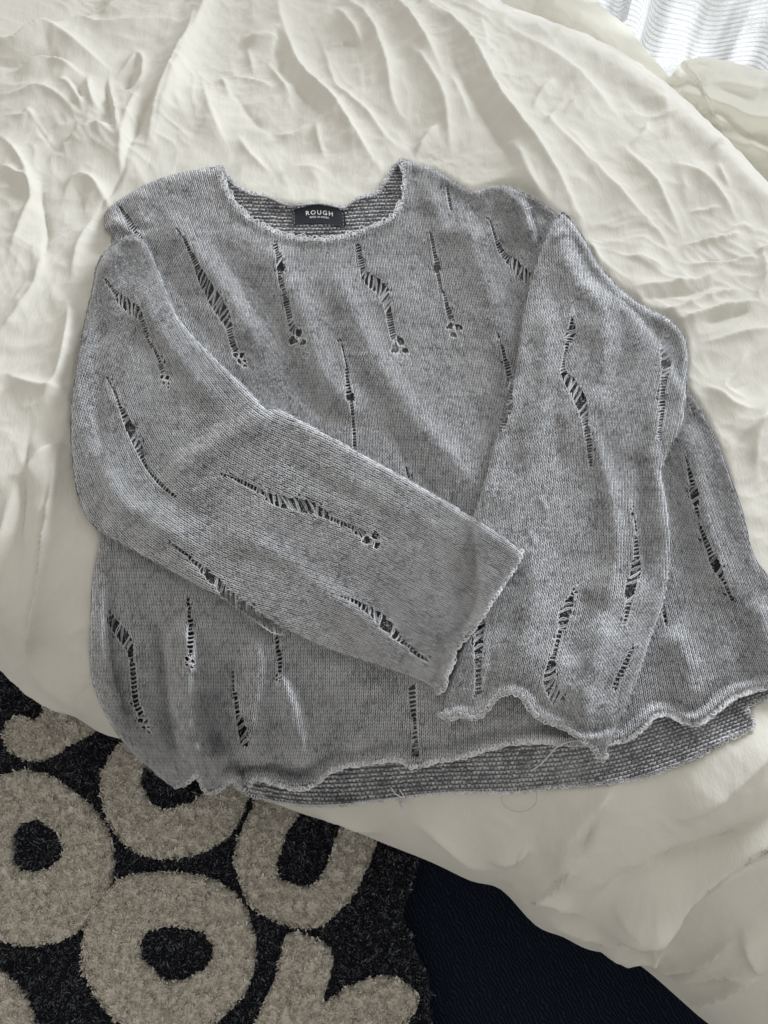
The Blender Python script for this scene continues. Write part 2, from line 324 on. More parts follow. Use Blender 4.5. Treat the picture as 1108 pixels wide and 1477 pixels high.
# ------------------------------------------------------------------ duvet folds (mm, px, px, points)
DF = [
 (16,14,30,[(335,-60),(305,10),(282,70),(262,120),(240,170),(215,220)]),
 (12,10,16,[(285,20),(275,75),(255,115),(228,175),(212,225)]),
 (-7,6,8,[(262,80),(245,130),(215,170),(190,215),(178,262)]),
 (9,9,14,[(215,130),(198,160),(183,200),(178,235),(180,275)]),
 (12,7,22,[(-60,70),(20,75),(75,60),(115,38),(150,45),(195,40),(240,36),(275,48)]),
 (-7,8,8,[(40,50),(80,45),(130,18),(170,10)]),
 (8,8,10,[(140,30),(170,10),(200,-10),(240,-30)]),
 (16,12,26,[(-60,85),(-5,80),(28,80),(60,66),(80,62),(115,78),(145,95),(170,112)]),
 (-9,12,12,[(-30,97),(20,100),(60,92),(95,97),(120,110)]),
 (10,8,12,[(20,112),(60,98),(85,100),(108,110),(128,120)]),
 (8,6,9,[(85,120),(105,135),(118,155),(124,175)]),
 (-6,6,6,[(95,118),(115,135),(122,160)]),
 (9,8,10,[(130,112),(133,140),(142,165),(152,170)]),
 (7,6,8,[(160,105),(162,140),(172,180),(176,215)]),
 (-7,8,8,[(155,120),(160,160),(168,200)]),
 (8,6,12,[(165,118),(185,100),(200,85),(210,100),(208,130),(190,150)]),
 (-7,8,7,[(190,115),(188,130),(180,140)]),
 (6,5,9,[(0,138),(30,138),(60,135),(90,150),(120,180)]),
 (5,4,8,[(0,165),(35,172),(45,168),(60,190),(85,225),(92,232)]),
 (-5,5,5,[(45,165),(62,195),(88,230)]),
 (8,5,12,[(88,230),(100,215),(125,200),(150,198),(176,215)]),
 (8,6,10,[(-20,190),(10,205),(40,250),(48,290),(30,330),(10,380)]),
 (7,6,10,[(0,240),(25,258),(45,270),(52,290)]),
 (-6,8,8,[(62,250),(60,290),(66,330),(60,380)]),
 (9,9,13,[(90,290),(105,265),(130,262),(150,285),(165,310)]),
 (7,5,10,[(165,265),(150,290),(130,325),(112,360),(100,410)]),
 (-5,3,5,[(178,215),(180,250),(165,270),(145,300),(120,345)]),
 (7,9,14,[(60,330),(55,400),(20,460),(-20,500)]),
 (9,6,14,[(95,420),(85,432),(100,440),(102,480),(92,540),(65,600)]),
 (8,12,20,[(10,540),(40,560),(80,570),(105,560)]),
 (9,12,16,[(30,690),(22,760),(20,840),(28,900),(35,945)]),
 (-6,9,9,[(48,600),(42,680),(40,760),(45,850)]),
 (13,7,26,[(104,625),(92,630),(86,680),(80,740),(74,830),(66,900),(62,935),(75,965),(100,1000),(140,1040)]),
 (-6,5,5,[(84,660),(76,740),(70,830),(60,900),(58,940),(75,975)]),
 (8,14,12,[(95,640),(60,670),(40,690),(15,690)]),
 (6,8,8,[(-10,935),(30,965),(80,1000),(130,1040)]),
 (-3,4,4,[(-10,945),(25,960),(60,985)]),
 # centre top
 (14,10,22,[(400,-40),(404,20),(412,50),(425,85),(440,110),(475,150),(510,195),(545,245),(560,262)]),
 (-6,10,10,[(395,60),(405,100),(430,130),(470,180)]),
 (8,8,14,[(345,65),(375,58),(400,50),(412,60)]),
 (6,4,5,[(352,68),(380,64),(405,62)]),
 (7,8,12,[(455,40),(470,80),(478,110),(490,140),(530,170),(560,205),(590,230)]),
 (8,10,14,[(480,10),(500,40),(520,70),(512,78)]),
 (12,9,20,[(490,-30),(505,10),(525,35),(545,70),(558,110),(565,150),(580,175),(600,180)]),
 (9,10,18,[(580,78),(600,95),(625,130),(640,165),(646,200),(652,240)]),
 (8,4,12,[(600,235),(604,220),(620,200),(634,190)]),
 (17,10,26,[(520,-45),(545,0),(585,40),(612,80),(630,110),(641,130)]),
 (6,8,12,[(645,120),(660,150),(680,190)]),
 (22,12,32,[(560,-60),(600,0),(636,40),(665,72),(690,110),(712,150),(738,190),(765,225),(800,265),(825,300),(850,350)]),
 (-8,16,14,[(640,90),(665,130),(695,180),(725,230),(745,270)]),
 (8,16,22,[(720,215),(740,235),(760,270),(790,310)]),
 (5,5,9,[(315,110),(325,125),(333,145)]),
 (8,10,20,[(292,110),(300,150),(315,190),(330,215)]),
 (6,10,12,[(340,190),(355,215),(375,235),(395,250)]),
 (-5,12,12,[(335,130),(360,165),(385,190)]),
 (5,4,5,[(330,110),(370,118),(400,130)]),
 (4,4,6,[(355,70),(362,90),(366,110)]),
 (5,4,5,[(385,90),(400,110),(420,140)]),
 (4,6,6,[(390,190),(420,195),(455,180)]),
 (4,5,5,[(455,175),(460,205),(470,230)]),
 (5,14,14,[(400,260),(430,240),(480,250)]),
 # right plain
 (6,12,22,[(688,30),(698,60),(700,95)]),
 (10,20,30,[(700,30),(760,70),(810,100),(850,130),(900,180)]),
 (9,9,20,[(760,140),(800,190),(850,240),(895,285),(950,335),(985,350)]),
 (10,10,18,[(890,205),(920,245),(945,270),(965,305),(990,345)]),
 (9,9,16,[(960,235),(1020,268),(1045,295),(1068,325)]),
 (6,3,5,[(975,354),(1010,350),(1040,340),(1070,326),(1095,331)]),
 (5,3,5,[(1000,353),(1040,347),(1075,336)]),
 (-4,3,3,[(990,349),(1030,343),(1062,331)]),
 (6,3,5,[(990,384),(1030,384),(1075,376),(1095,384)]),
 (-4,3,3,[(1000,380),(1045,378),(1080,372)]),
 (4,3,4,[(990,304),(1015,304),(1042,302)]),
 (7,6,9,[(1080,350),(1095,370),(1100,410),(1090,430),(1100,450)]),
 (6,4,5,[(1085,368),(1100,365),(1115,350)]),
 (9,10,14,[(900,420),(930,420),(975,415),(1010,408),(1050,385)]),
 (-7,9,9,[(910,440),(960,430),(1000,425),(1050,410)]),
 (8,8,10,[(920,460),(970,455),(1020,435),(1085,420)]),
 (9,7,11,[(960,475),(1000,465),(1050,450),(1100,440)]),
 (-6,6,6,[(1000,475),(1050,462),(1085,455)]),
 (7,10,12,[(1000,500),(1030,500),(1070,490),(1120,480)]),
 (7,8,14,[(1080,500),(1060,540),(1040,570),(1080,580)]),
 (6,10,10,[(1010,560),(1050,590),(1090,600)]),
 (9,16,20,[(1130,560),(1100,600),(1085,650),(1095,700)]),
 (7,10,14,[(1060,640),(1090,620),(1120,610)]),
 (7,6,12,[(835,350),(850,360),(862,385),(868,400)]),
 (6,12,12,[(900,370),(930,380),(960,395)]),
 (4,3,4,[(905,215),(925,200),(935,175)]),
 (4,3,4,[(1020,225),(1035,215),(1040,205)]),
 (5,4,5,[(1030,240),(1040,260),(1052,275)]),
 (5,4,5,[(800,120),(780,140),(765,165)]),
 (4,4,4,[(820,150),(800,165),(785,190)]),
 (4,4,4,[(860,130),(830,150),(810,170)]),
 # lower right
 (11,10,30,[(900,1115),(870,1160),(850,1190),(830,1215),(818,1240),(800,1270)]),
 (-7,7,7,[(874,1155),(858,1185),(840,1220),(822,1248)]),
 (7,4,8,[(834,1252),(822,1262),(805,1278),(780,1290)]),
 (-5,5,4,[(826,1250),(810,1268),(784,1284)]),
 (16,30,40,[(1150,1050),(1080,1110),(1010,1160),(950,1190)]),
 (-10,14,18,[(1140,1150),(1060,1200),(980,1240),(900,1270),(840,1310)]),
 (18,20,26,[(1180,1175),(1090,1225),(1020,1265),(950,1295),(890,1320),(830,1345)]),
 (-8,5,9,[(1170,1215),(1105,1225),(1050,1250),(1000,1285),(960,1300)]),
 (10,6,12,[(1000,1283),(960,1295),(920,1310),(880,1340),(860,1345)]),
 (8,5,8,[(780,1330),(830,1338),(880,1342),(920,1325),(935,1322)]),
 (-5,4,4,[(790,1338),(840,1346),(885,1346),(925,1330)]),
 (8,5,9,[(845,1366),(890,1362),(930,1345),(950,1310),(953,1300)]),
 (8,5,8,[(935,1330),(945,1345),(950,1365),(965,1355)]),
 (-4,3,3,[(940,1325),(948,1350),(955,1362)]),
 (7,5,7,[(860,1376),(900,1368),(940,1366),(975,1372)]),
 (8,6,9,[(880,1385),(960,1390),(1020,1378),(1060,1350),(1080,1345)]),
 (-5,4,4,[(910,1392),(970,1396),(1030,1385)]),
 (8,6,9,[(935,1400),(1000,1402),(1060,1394),(1120,1388)]),
 (-5,4,4,[(940,1407),(1000,1408),(1070,1400)]),
 (8,7,10,[(960,1420),(1000,1435),(1040,1425),(1080,1405),(1120,1400)]),
 (10,12,14,[(1070,1330),(1090,1370),(1110,1400)]),
 (8,5,6,[(725,1284),(760,1290),(790,1288),(815,1300),(850,1325)]),
 (7,5,6,[(880,1300),(920,1300),(960,1285)]),
 (7,12,18,[(590,1180),(640,1200),(690,1240),(720,1250)]),
 (8,14,18,[(700,1235),(740,1225),(780,1215)]),
 (7,10,14,[(440,1165),(500,1175),(560,1200)]),
 # under the body, left of the hem
 (10,14,18,[(-120,300),(-60,420),(-40,560),(-60,700)]),
 (12,20,24,[(1200,300),(1180,480),(1200,700),(1190,900)]),
]
DISP = np.zeros(X.shape); IN_ALL_SOFT = IN_ALL.astype(float)
for h, a, b, p in DF:
    P_ = np.array(p, float); mx_, my_ = P_.mean(0)
    if my_ > 1020 or (mx_ < 125 and my_ > 600): h = h*1.2
    stroke(DISP, P_, h*.00100, a*1.15, b*1.15, p=1.15, ends=.42)
    stroke(DISP, P_, h*.00026, a*2.2, b*2.4, p=1.8, ends=.35)
    stroke(DISP, P_, h*.00042, max(2.6, a*.32), max(2.8, b*.42), p=1.25, ends=.3)
mr_ = np.random.default_rng(33)
for k in range(80):
    x0 = mr_.uniform(-80, 1150); y0 = mr_.uniform(-80, 700); L_ = mr_.uniform(60, 190)
    if samp(IN_ALL_SOFT, np.array([x0]), np.array([y0]))[0] > .5: continue
    if x0 < 330: a0 = mr_.choice([1.85, .3, 1.3])+mr_.normal(0, .3)
    elif y0 < 260 and x0 < 760: a0 = mr_.choice([.95, 1.3])+mr_.normal(0, .2)
    elif y0 < 330: a0 = .8+mr_.normal(0, .25)
    else: a0 = mr_.choice([-.3, -.5, .5])+mr_.normal(0, .25)
    bend = mr_.normal(0, .5); pts = []; x1, y1 = x0, y0
    for q in range(4): pts.append((x1, y1)); x1 += math.cos(a0)*L_/3; y1 += math.sin(a0)*L_/3; a0 += bend/3
    w_ = mr_.uniform(6, 13); stroke(DISP, pts, mr_.uniform(.001, .003), w_*mr_.uniform(.6, 1), w_*mr_.uniform(1, 2), p=1.25, ends=.45, n=3)
DISP *= 1+.05*sm(420-X, 0, 250)*sm(700-Y, 0, 200)
# many small sharp creases: they radiate and run with the big folds
cr = np.random.default_rng(21)
for k in range(2600):
    x0 = cr.uniform(-60, 1170); y0 = cr.uniform(-60, 1450); L_ = cr.choice([14, 22, 34, 60], p=[.35, .35, .2, .1])*cr.uniform(.7, 1.4)
    if samp(IN_ALL_SOFT, np.array([x0]), np.array([y0]))[0] > .5: continue
    side = y0 > 1000 or (x0 < 120 and y0 > 640)
    if side and cr.random() < .15: continue
    if x0 < 330 and y0 < 620: a0 = cr.choice([.35, 1.9, -.5])+cr.normal(0, .35)
    elif y0 < 260: a0 = cr.choice([.85, 1.25, -.1])+cr.normal(0, .3)
    elif x0 > 820 and y0 < 1000: a0 = cr.choice([.75, -.15, -.45])+cr.normal(0, .28)
    else: a0 = cr.choice([-.5, .15])+cr.normal(0, .35)
    bend = cr.normal(0, .5); pts = []; x1, y1 = x0, y0
    for q in range(4): pts.append((x1, y1)); x1 += math.cos(a0)*L_/3; y1 += math.sin(a0)*L_/3; a0 += bend/3
    hgt = cr.uniform(.25, 1.0)*L_/34*.0017*(.9 if side else 1); w_ = cr.uniform(2.4, 5)*(1+L_/90)
    stroke(DISP, pts, hgt*cr.choice([1, 1, -.7]), w_, w_*cr.uniform(1, 2.4), p=1.15, ends=.45, n=2)
# small creases: ridged noise following the drape
th = .9+.5*noise2(WX*1.6+3, WY*1.6, 5)
ca, sa = np.cos(th), np.sin(th)
wxx = WX+.04*noise2(WX*6, WY*6, 11); wyy = WY+.04*noise2(WX*6, WY*6, 12)
U_ = wxx*.82+wyy*.57; V_ = -wxx*.57+wyy*.82
r1 = 1-np.abs(noise2(U_*7, V_*16, 1)); r2 = 1-np.abs(noise2(U_*34+5, V_*15, 2)); r3 = 1-np.abs(noise2(U_*22, V_*60, 4))
DISP += (r1**2)*.0026*(1-.5*sm(Y, 900, 1100))+.0022*(r2**3)*(.35+.65*sm(1000-Y, 0, 150))*(.25+sm(noise2(WX*4, WY*4, 8), -.1, .6))
DISP += .0012*(r3**3)*sm(1050-Y, 0, 150)*sm(noise2(WX*5, WY*5, 18), -.1, .5)
DISP += .014*noise2(WX*3.4, WY*3.4, 6)+.0035*noise2(WX*8, WY*8, 16)+.0012*noise2(WX*38, WY*38, 9)
# puff near the hem
FAR = catmull([(560, -320), (640, -120), (694, 0), (761, 26), (848, 62), (920, 108), (981, 154), (1053, 221), (1108, 272), (1200, 330), (1420, 420)], 4)
dF, sF, _ = polydist(X, Y, FAR)
beyond = np.where(sF < 0, dF, -dF)               # > 0 on the far side
far_drop = -.20*sm(beyond, -6, 150)+.010*np.exp(-((beyond+16)/16)**2)
DISP_OPEN = DISP+far_drop
DISP = DISP_OPEN*(1-.85*sm(soft_in, .35, .95))-.004*sm(soft_in, .4, 1)
DS = blur(np.where(IN_ALL, DISP, DISP), 10)

# fine duvet mesh
sv = np.concatenate([np.arange(-1.5, -.75, .03), np.arange(-.75, 1.15, .0023), np.arange(1.16, 1.8, .03)])
Pd, Dd = bed_grid(sv)
Nn = np.cross(np.gradient(Pd, axis=1), np.gradient(Pd, axis=0)); Nn /= np.linalg.norm(Nn, axis=-1, keepdims=True)+1e-12
if Nn[-5, 50, 2] < 0: Nn = -Nn
px, py = project(Pd)
nu_ = 13
fadeu = np.ones(Pd.shape[0]); fadeu[:nu_] = 0; fadeu = np.convolve(np.pad(fadeu, 4, mode='edge'), np.ones(9)/9, 'valid')
fadeu = np.clip(fadeu, 0, 1)*sm(np.arange(len(fadeu)), nu_-2, nu_+22)
Pd = Pd+Nn*(samp(DISP, px, py)*fadeu[:, None])[..., None]
duvet = mesh_obj('duvet', Pd, gridq(*Pd.shape[:2]), None, M_DUVET)
duvet['label'] = 'crumpled white cotton duvet spread over the bed under the grey sweater'; duvet['category'] = 'duvet'

# ------------------------------------------------------------------ sweater layers: heights above the bed
def fold_h(lines, r):
    d = np.full(X.shape, 1e3)
    for l in lines: d = np.minimum(d, dist_in(catmull(l, 3), r*1.2))
    return rnd_edge(d, r)
EF = fold_h([r_shoulder, r_side, l_side, l_shoulder], 12)
H_B = DS+.003+.003*rnd_edge(dist_in(catmull(r_shoulder, 3), 12), 10)
FF = np.zeros(X.shape)
for h, a, b, p in [
 (9,18,30,[(470,360),(500,430),(545,520),(600,600),(660,670),(700,720)]),
 (-6,22,22,[(600,350),(620,430),(650,520),(690,600)]),
 (8,20,26,[(660,290),(690,380),(725,470),(740,540)]),
 (-7,18,20,[(300,330),(340,400),(400,480),(440,560),(520,620)]),
 (8,20,28,[(330,330),(400,380),(440,460),(470,540),(540,620)]),
 (9,16,24,[(230,290),(290,370),(340,440),(380,520)]),
 (-7,13,18,[(215,345),(245,410),(275,460),(320,505)]),
 (5,10,14,[(210,270),(200,300),(215,330)]),
 (7,8,12,[(155,315),(170,320),(190,335),(210,350)]),
 (-5,7,7,[(165,300),(185,312),(205,335)]),
 (6,14,16,[(610,250),(630,300),(650,350)]),
 (-6,12,12,[(675,275),(680,300),(700,340)]),
 (9,11,16,[(720,272),(745,290),(765,320),(775,360)]),
 (-5,10,10,[(560,600),(600,680),(640,720)]),
 (-10,5,6,[(764,300),(772,325),(782,362)]), (9,5,5,[(752,285),(758,310),(766,340)]), (-8,12,14,[(735,420),(725,480),(715,560),(695,640)]),
 (10,12,20,[(265,880),(275,950),(272,1020),(285,1080),(300,1130)]),
 (-9,12,12,[(225,880),(235,960),(245,1030),(262,1110)]),
 (-8,14,16,[(345,900),(330,970),(305,1020),(325,1090)]),
 (9,14,20,[(378,900),(372,980),(365,1050),(372,1110)]),
 (9,12,16,[(400,960),(430,1040),(440,1110)]),
 (-6,16,16,[(480,960),(480,1030),(470,1090)]),
 (8,22,26,[(540,970),(530,1040),(500,1090)]),
 (7,10,10,[(150,800),(146,900),(155,980),(180,1050)]),
 (-5,6,7,[(160,800),(158,900),(166,980),(195,1055)]),
 (8,14,22,[(990,600),(1010,700),(1030,780),(1060,870)]),
 (-7,16,16,[(985,720),(990,820),(990,900)]),
 (8,16,22,[(960,900),(990,950),(1000,1020)]),
 (-6,12,12,[(1040,860),(1070,930),(1080,985)]),
 (9,14,16,[(1090,860),(1110,930),(1130,980)]),
 ]: stroke(FF, p, h*.0015*((1.0 if h < 0 else 1.5) if (p[0][1] > 780 or p[0][0] > 930) else (.75 if h < 0 else 1.1)), a, b)
LLm = sm(Y, 790, 900)*sm(520-X, 0, 120)
FF = FF*(1+.7*LLm)+.014*LLm
FF += .0022*noise2(WX*22, WY*22, 21)+.003*noise2(WX*9, WY*9, 22)
dh = dist_in(catmull(hem_front, 3), 30)
H_F = DS+.003+(.011+FF)*EF
wav = .5+.5*np.sin(X*.075+1.3*np.sin(X*.021))
H_F += IN_F*(.006+.006*wav)*np.exp(-((dh-6)/7)**2)*(EF > .3)-.004*np.exp(-((dh-20)/9)**2)*EF
dn = dist_in(catmull(neck_front, 3), 30)
H_F += .005*np.exp(-(dn/7)**2)*EF
H_F = np.maximum(H_F, H_B+.0035*EF); H_F = np.where(IN_F, H_F, DS+.003); H_Fs = blur(H_F, 6)

# right sleeve on top of the body
ER = np.minimum(fold_h([sr_left], 7), fold_h([sr_right], 9))
FR = np.zeros(X.shape)
for h, a, b, p in [
 (8,12,20,[(800,330),(830,400),(865,440),(872,500),(866,560)]),
 (-6,16,18,[(900,430),(895,520),(880,600)]),
 (7,18,18,[(780,420),(790,520),(770,620),(740,700)]),
 (-7,12,14,[(810,540),(800,600),(810,680)]),
 (10,10,18,[(850,600),(868,660),(885,730),(890,800),(870,880)]),
 (-9,14,12,[(925,640),(925,720),(930,800),(935,860)]),
 (8,12,14,[(955,560),(945,640),(948,700),(955,780)]),
 (-7,12,12,[(960,560),(950,620),(940,660)]),
 (7,20,20,[(760,760),(770,840),(760,920),(740,990)]),
 (-8,16,14,[(850,840),(835,900),(815,960)]),
 (9,16,18,[(880,880),(860,950),(845,1010),(850,1070)]),
 (-6,10,10,[(715,930),(705,990),(690,1020)]),
 (3,4,3,[(762,770),(770,778),(768,785)]),
 (3,4,3,[(775,715),(785,728),(790,740)]),
 (-5,6,6,[(940,900),(915,960),(895,1010),(885,1050)]),
 (6,5,6,[(796,345),(812,335),(822,340)]),
 ]: stroke(FR, p, h*.0014*(.62 if h < 0 else 1), a, b)
FR += .0022*noise2(WX*22, WY*22, 31)+.003*noise2(WX*9, WY*9, 32)
dc = dist_in(catmull(sr_cuff, 3), 30)
H_R = H_Fs*1.0+.002+(.021+FR)*ER+.007*np.exp(-((dc-4)/8)**2)*(.4+.9*(.5+.5*np.cos((X-735)*.075)))-.003*np.exp(-((dc-18)/8)**2)
dl_ = dist_in(catmull(sr_left, 3), 40); H_R += .002*np.exp(-((dl_-10)/9)**2)*ER
H_R = np.maximum(H_R, H_Fs+.003*ER)
H_RS = np.where(IN_R, H_R, H_Fs)
# left sleeve above everything
top = blur(H_RS, 8)
EL = np.minimum(fold_h([sl_in], 10), fold_h([sl_out], 9))
FL = np.zeros(X.shape)
for h, a, b, p in [
 (12,14,22,[(405,592),(370,608),(325,632),(285,658),(255,678),(235,688)]),
 (-9,18,14,[(345,590),(300,620),(262,650),(232,680),(215,690)]),
 (9,16,30,[(120,540),(125,610),(142,670),(180,725),(235,762),(310,800)]),
 (-8,18,20,[(200,600),(205,650),(222,700),(270,735),(330,750)]),
 (8,18,20,[(200,390),(215,450),(255,510),(300,560),(340,590)]),
 (-5,16,16,[(150,460),(165,520),(165,580)]),
 (6,8,8,[(145,390),(160,372),(175,360)]),
 (-5,14,14,[(400,660),(480,700),(560,740)]),
 (6,20,24,[(440,650),(540,710),(640,770),(700,810)]),
 (-5,18,18,[(330,780),(420,820),(520,850)]),
 (7,16,20,[(300,760),(400,800),(520,890),(600,950)]),
 (-4,10,10,[(700,800),(670,860),(640,910)]),
 ]: stroke(FL, p, h*.0014*(.62 if h < 0 else 1), a, b)
FL += .002*noise2(WX*22, WY*22, 41)+.003*noise2(WX*9, WY*9, 42)
dcl = dist_in(catmull(sl_cuff, 3), 30)
H_L = top+.003+(.021+FL)*EL+.003*np.exp(-((dcl-3)/6)**2)-.002*np.exp(-((dcl-14)/6)**2)

dl_ = np.minimum(dist_in(catmull(sl_in[5:], 3), 40), dist_in(catmull(sl_out, 3), 40)); H_L += .0015*np.exp(-((dl_-14)/10)**2)*EL
H_L = np.maximum(H_L, top+.004*EL)
# ------------------------------------------------------------------ dropped-stitch ladders (x, y, width in photo pixels)
LF = [[(165,292,2),(178,305,6),(190,325,9),(203,345,7)],
 [(252,325,2),(270,352,6),(285,385,9),(300,415,15),(318,445,17),(330,470,10),(336,495,9),(342,508,9),'t'],
 [(396,350,8),(402,370,9),(405,385,11),'h',(404,400,7),(412,430,9),(419,465,10),(424,478,12),'t'],
 [(516,350,8),(520,370,9),(524,392,10),(535,405,16),(552,420,16),(560,445,10),(566,480,9),(570,490,12),'t'],
 [(618,325,2),(628,365,7),(631,388,10),'h',(636,410,5),(645,440,7),(653,465,10),'t'],
 [(705,310,2),(715,345,6),(728,368,9),(740,380,13),(755,395,14),(768,408,12)],
 [(492,490,2),(500,530,5),(503,560,9),(506,576,10),'h',(509,600,4),(511,632,7),(512,655,5)],
 [(718,480,2),(730,520,7),(737,548,10)], [(585,668,2),(590,690,5),(602,718,7)],
 [(158,880,4),(165,900,12),(180,920,15),(188,940,9),(192,970,8),(196,1010,9),(205,1035,9),'t'],
 [(270,855,4),(275,900,8),(274,948,8),'t'], [(336,965,4),(340,1010,7),(350,1055,12),'h',(355,1078,10)],
 [(398,915,6),(403,950,9),(402,972,6),'t'], [(594,985,10),(596,1020,9),(598,1045,7),(600,1092,11)],
 [(985,650,3),(995,680,6),(1002,715,11),'h',(1008,750,5),(1018,780,8),(1034,818,11),'h',(1045,840,7),(1058,868,6)],
 [(994,576,8),(1003,598,6)], [(955,872,9),(962,905,5)], [(906,1005,8),(904,1018,7)], [(645,268,3),(648,290,5),(650,302,3)]]
LL = [[(150,400,4),(165,420,7),(175,432,13),(195,448,14),(205,460,8),(215,490,5),(228,515,6),(236,540,8),'t'],
 [(155,545,3),(170,575,5),(180,600,9),(190,622,13),'h',(200,645,11),(212,675,5),(224,692,7),(255,718,4)],
 [(315,682,4),(345,694,7),(375,708,10),(400,722,14),(430,728,17),(455,735,14),(480,750,9),(515,765,10),(528,772,12),'t'],
 [(245,782,3),(275,805,7),(308,836,12),'h',(330,858,12),(360,880,11),(395,905,12),(412,914,5)],
 [(475,855,3),(510,868,7),(540,885,12),(560,905,14),'h',(580,925,8),(605,945,9),(620,950,11)]]
LR = [[(826,457,4),(824,478,12),(815,510,5),(812,535,8),(825,555,15),(838,580,15),'h',(843,600,10),(850,640,9),(852,672,6)],
 [(962,478,6),(960,500,13),(961,524,13),'h',(958,550,9),(954,600,8),(951,635,6)], [(739,552,6),(733,588,11),'h',(722,625,7)],
 [(912,735,5),(917,765,4),(917,822,12),(909,848,13),'h',(905,880,8),(900,905,4)],
 [(828,855,6),(817,880,14),(812,900,11),(803,930,7),(795,965,12),(793,985,15),(806,1012,17)],
 [(697,893,11),'h',(692,908,11),(690,950,10),(690,1004,10)], [(915,930,5),(900,962,9),(885,994,9)], [(901,430,6),(903,438,5)]]

def rv(l):
    out = []; i = 0
    while i < len(l):
        if i+1 < len(l) and l[i+1] == 'h': out.append([l[i], 'h']); i += 2
        else: out.append([l[i]]); i += 1
    return [q for g_ in reversed(out) for q in g_]+['t']
for k_ in (0, 1, 3, 4): LR[k_] = rv(LR[k_])
def tapered(lad):
    """-> list of (x,y,w) nodes, hole spots, tail flag"""
    pts = []; holes = []; tail = False
    for a in lad:
        if a == 'h': holes.append(pts[-1])
        elif a == 't': tail = True
        else: pts.append(a)
    return np.array(pts, float), holes, tail

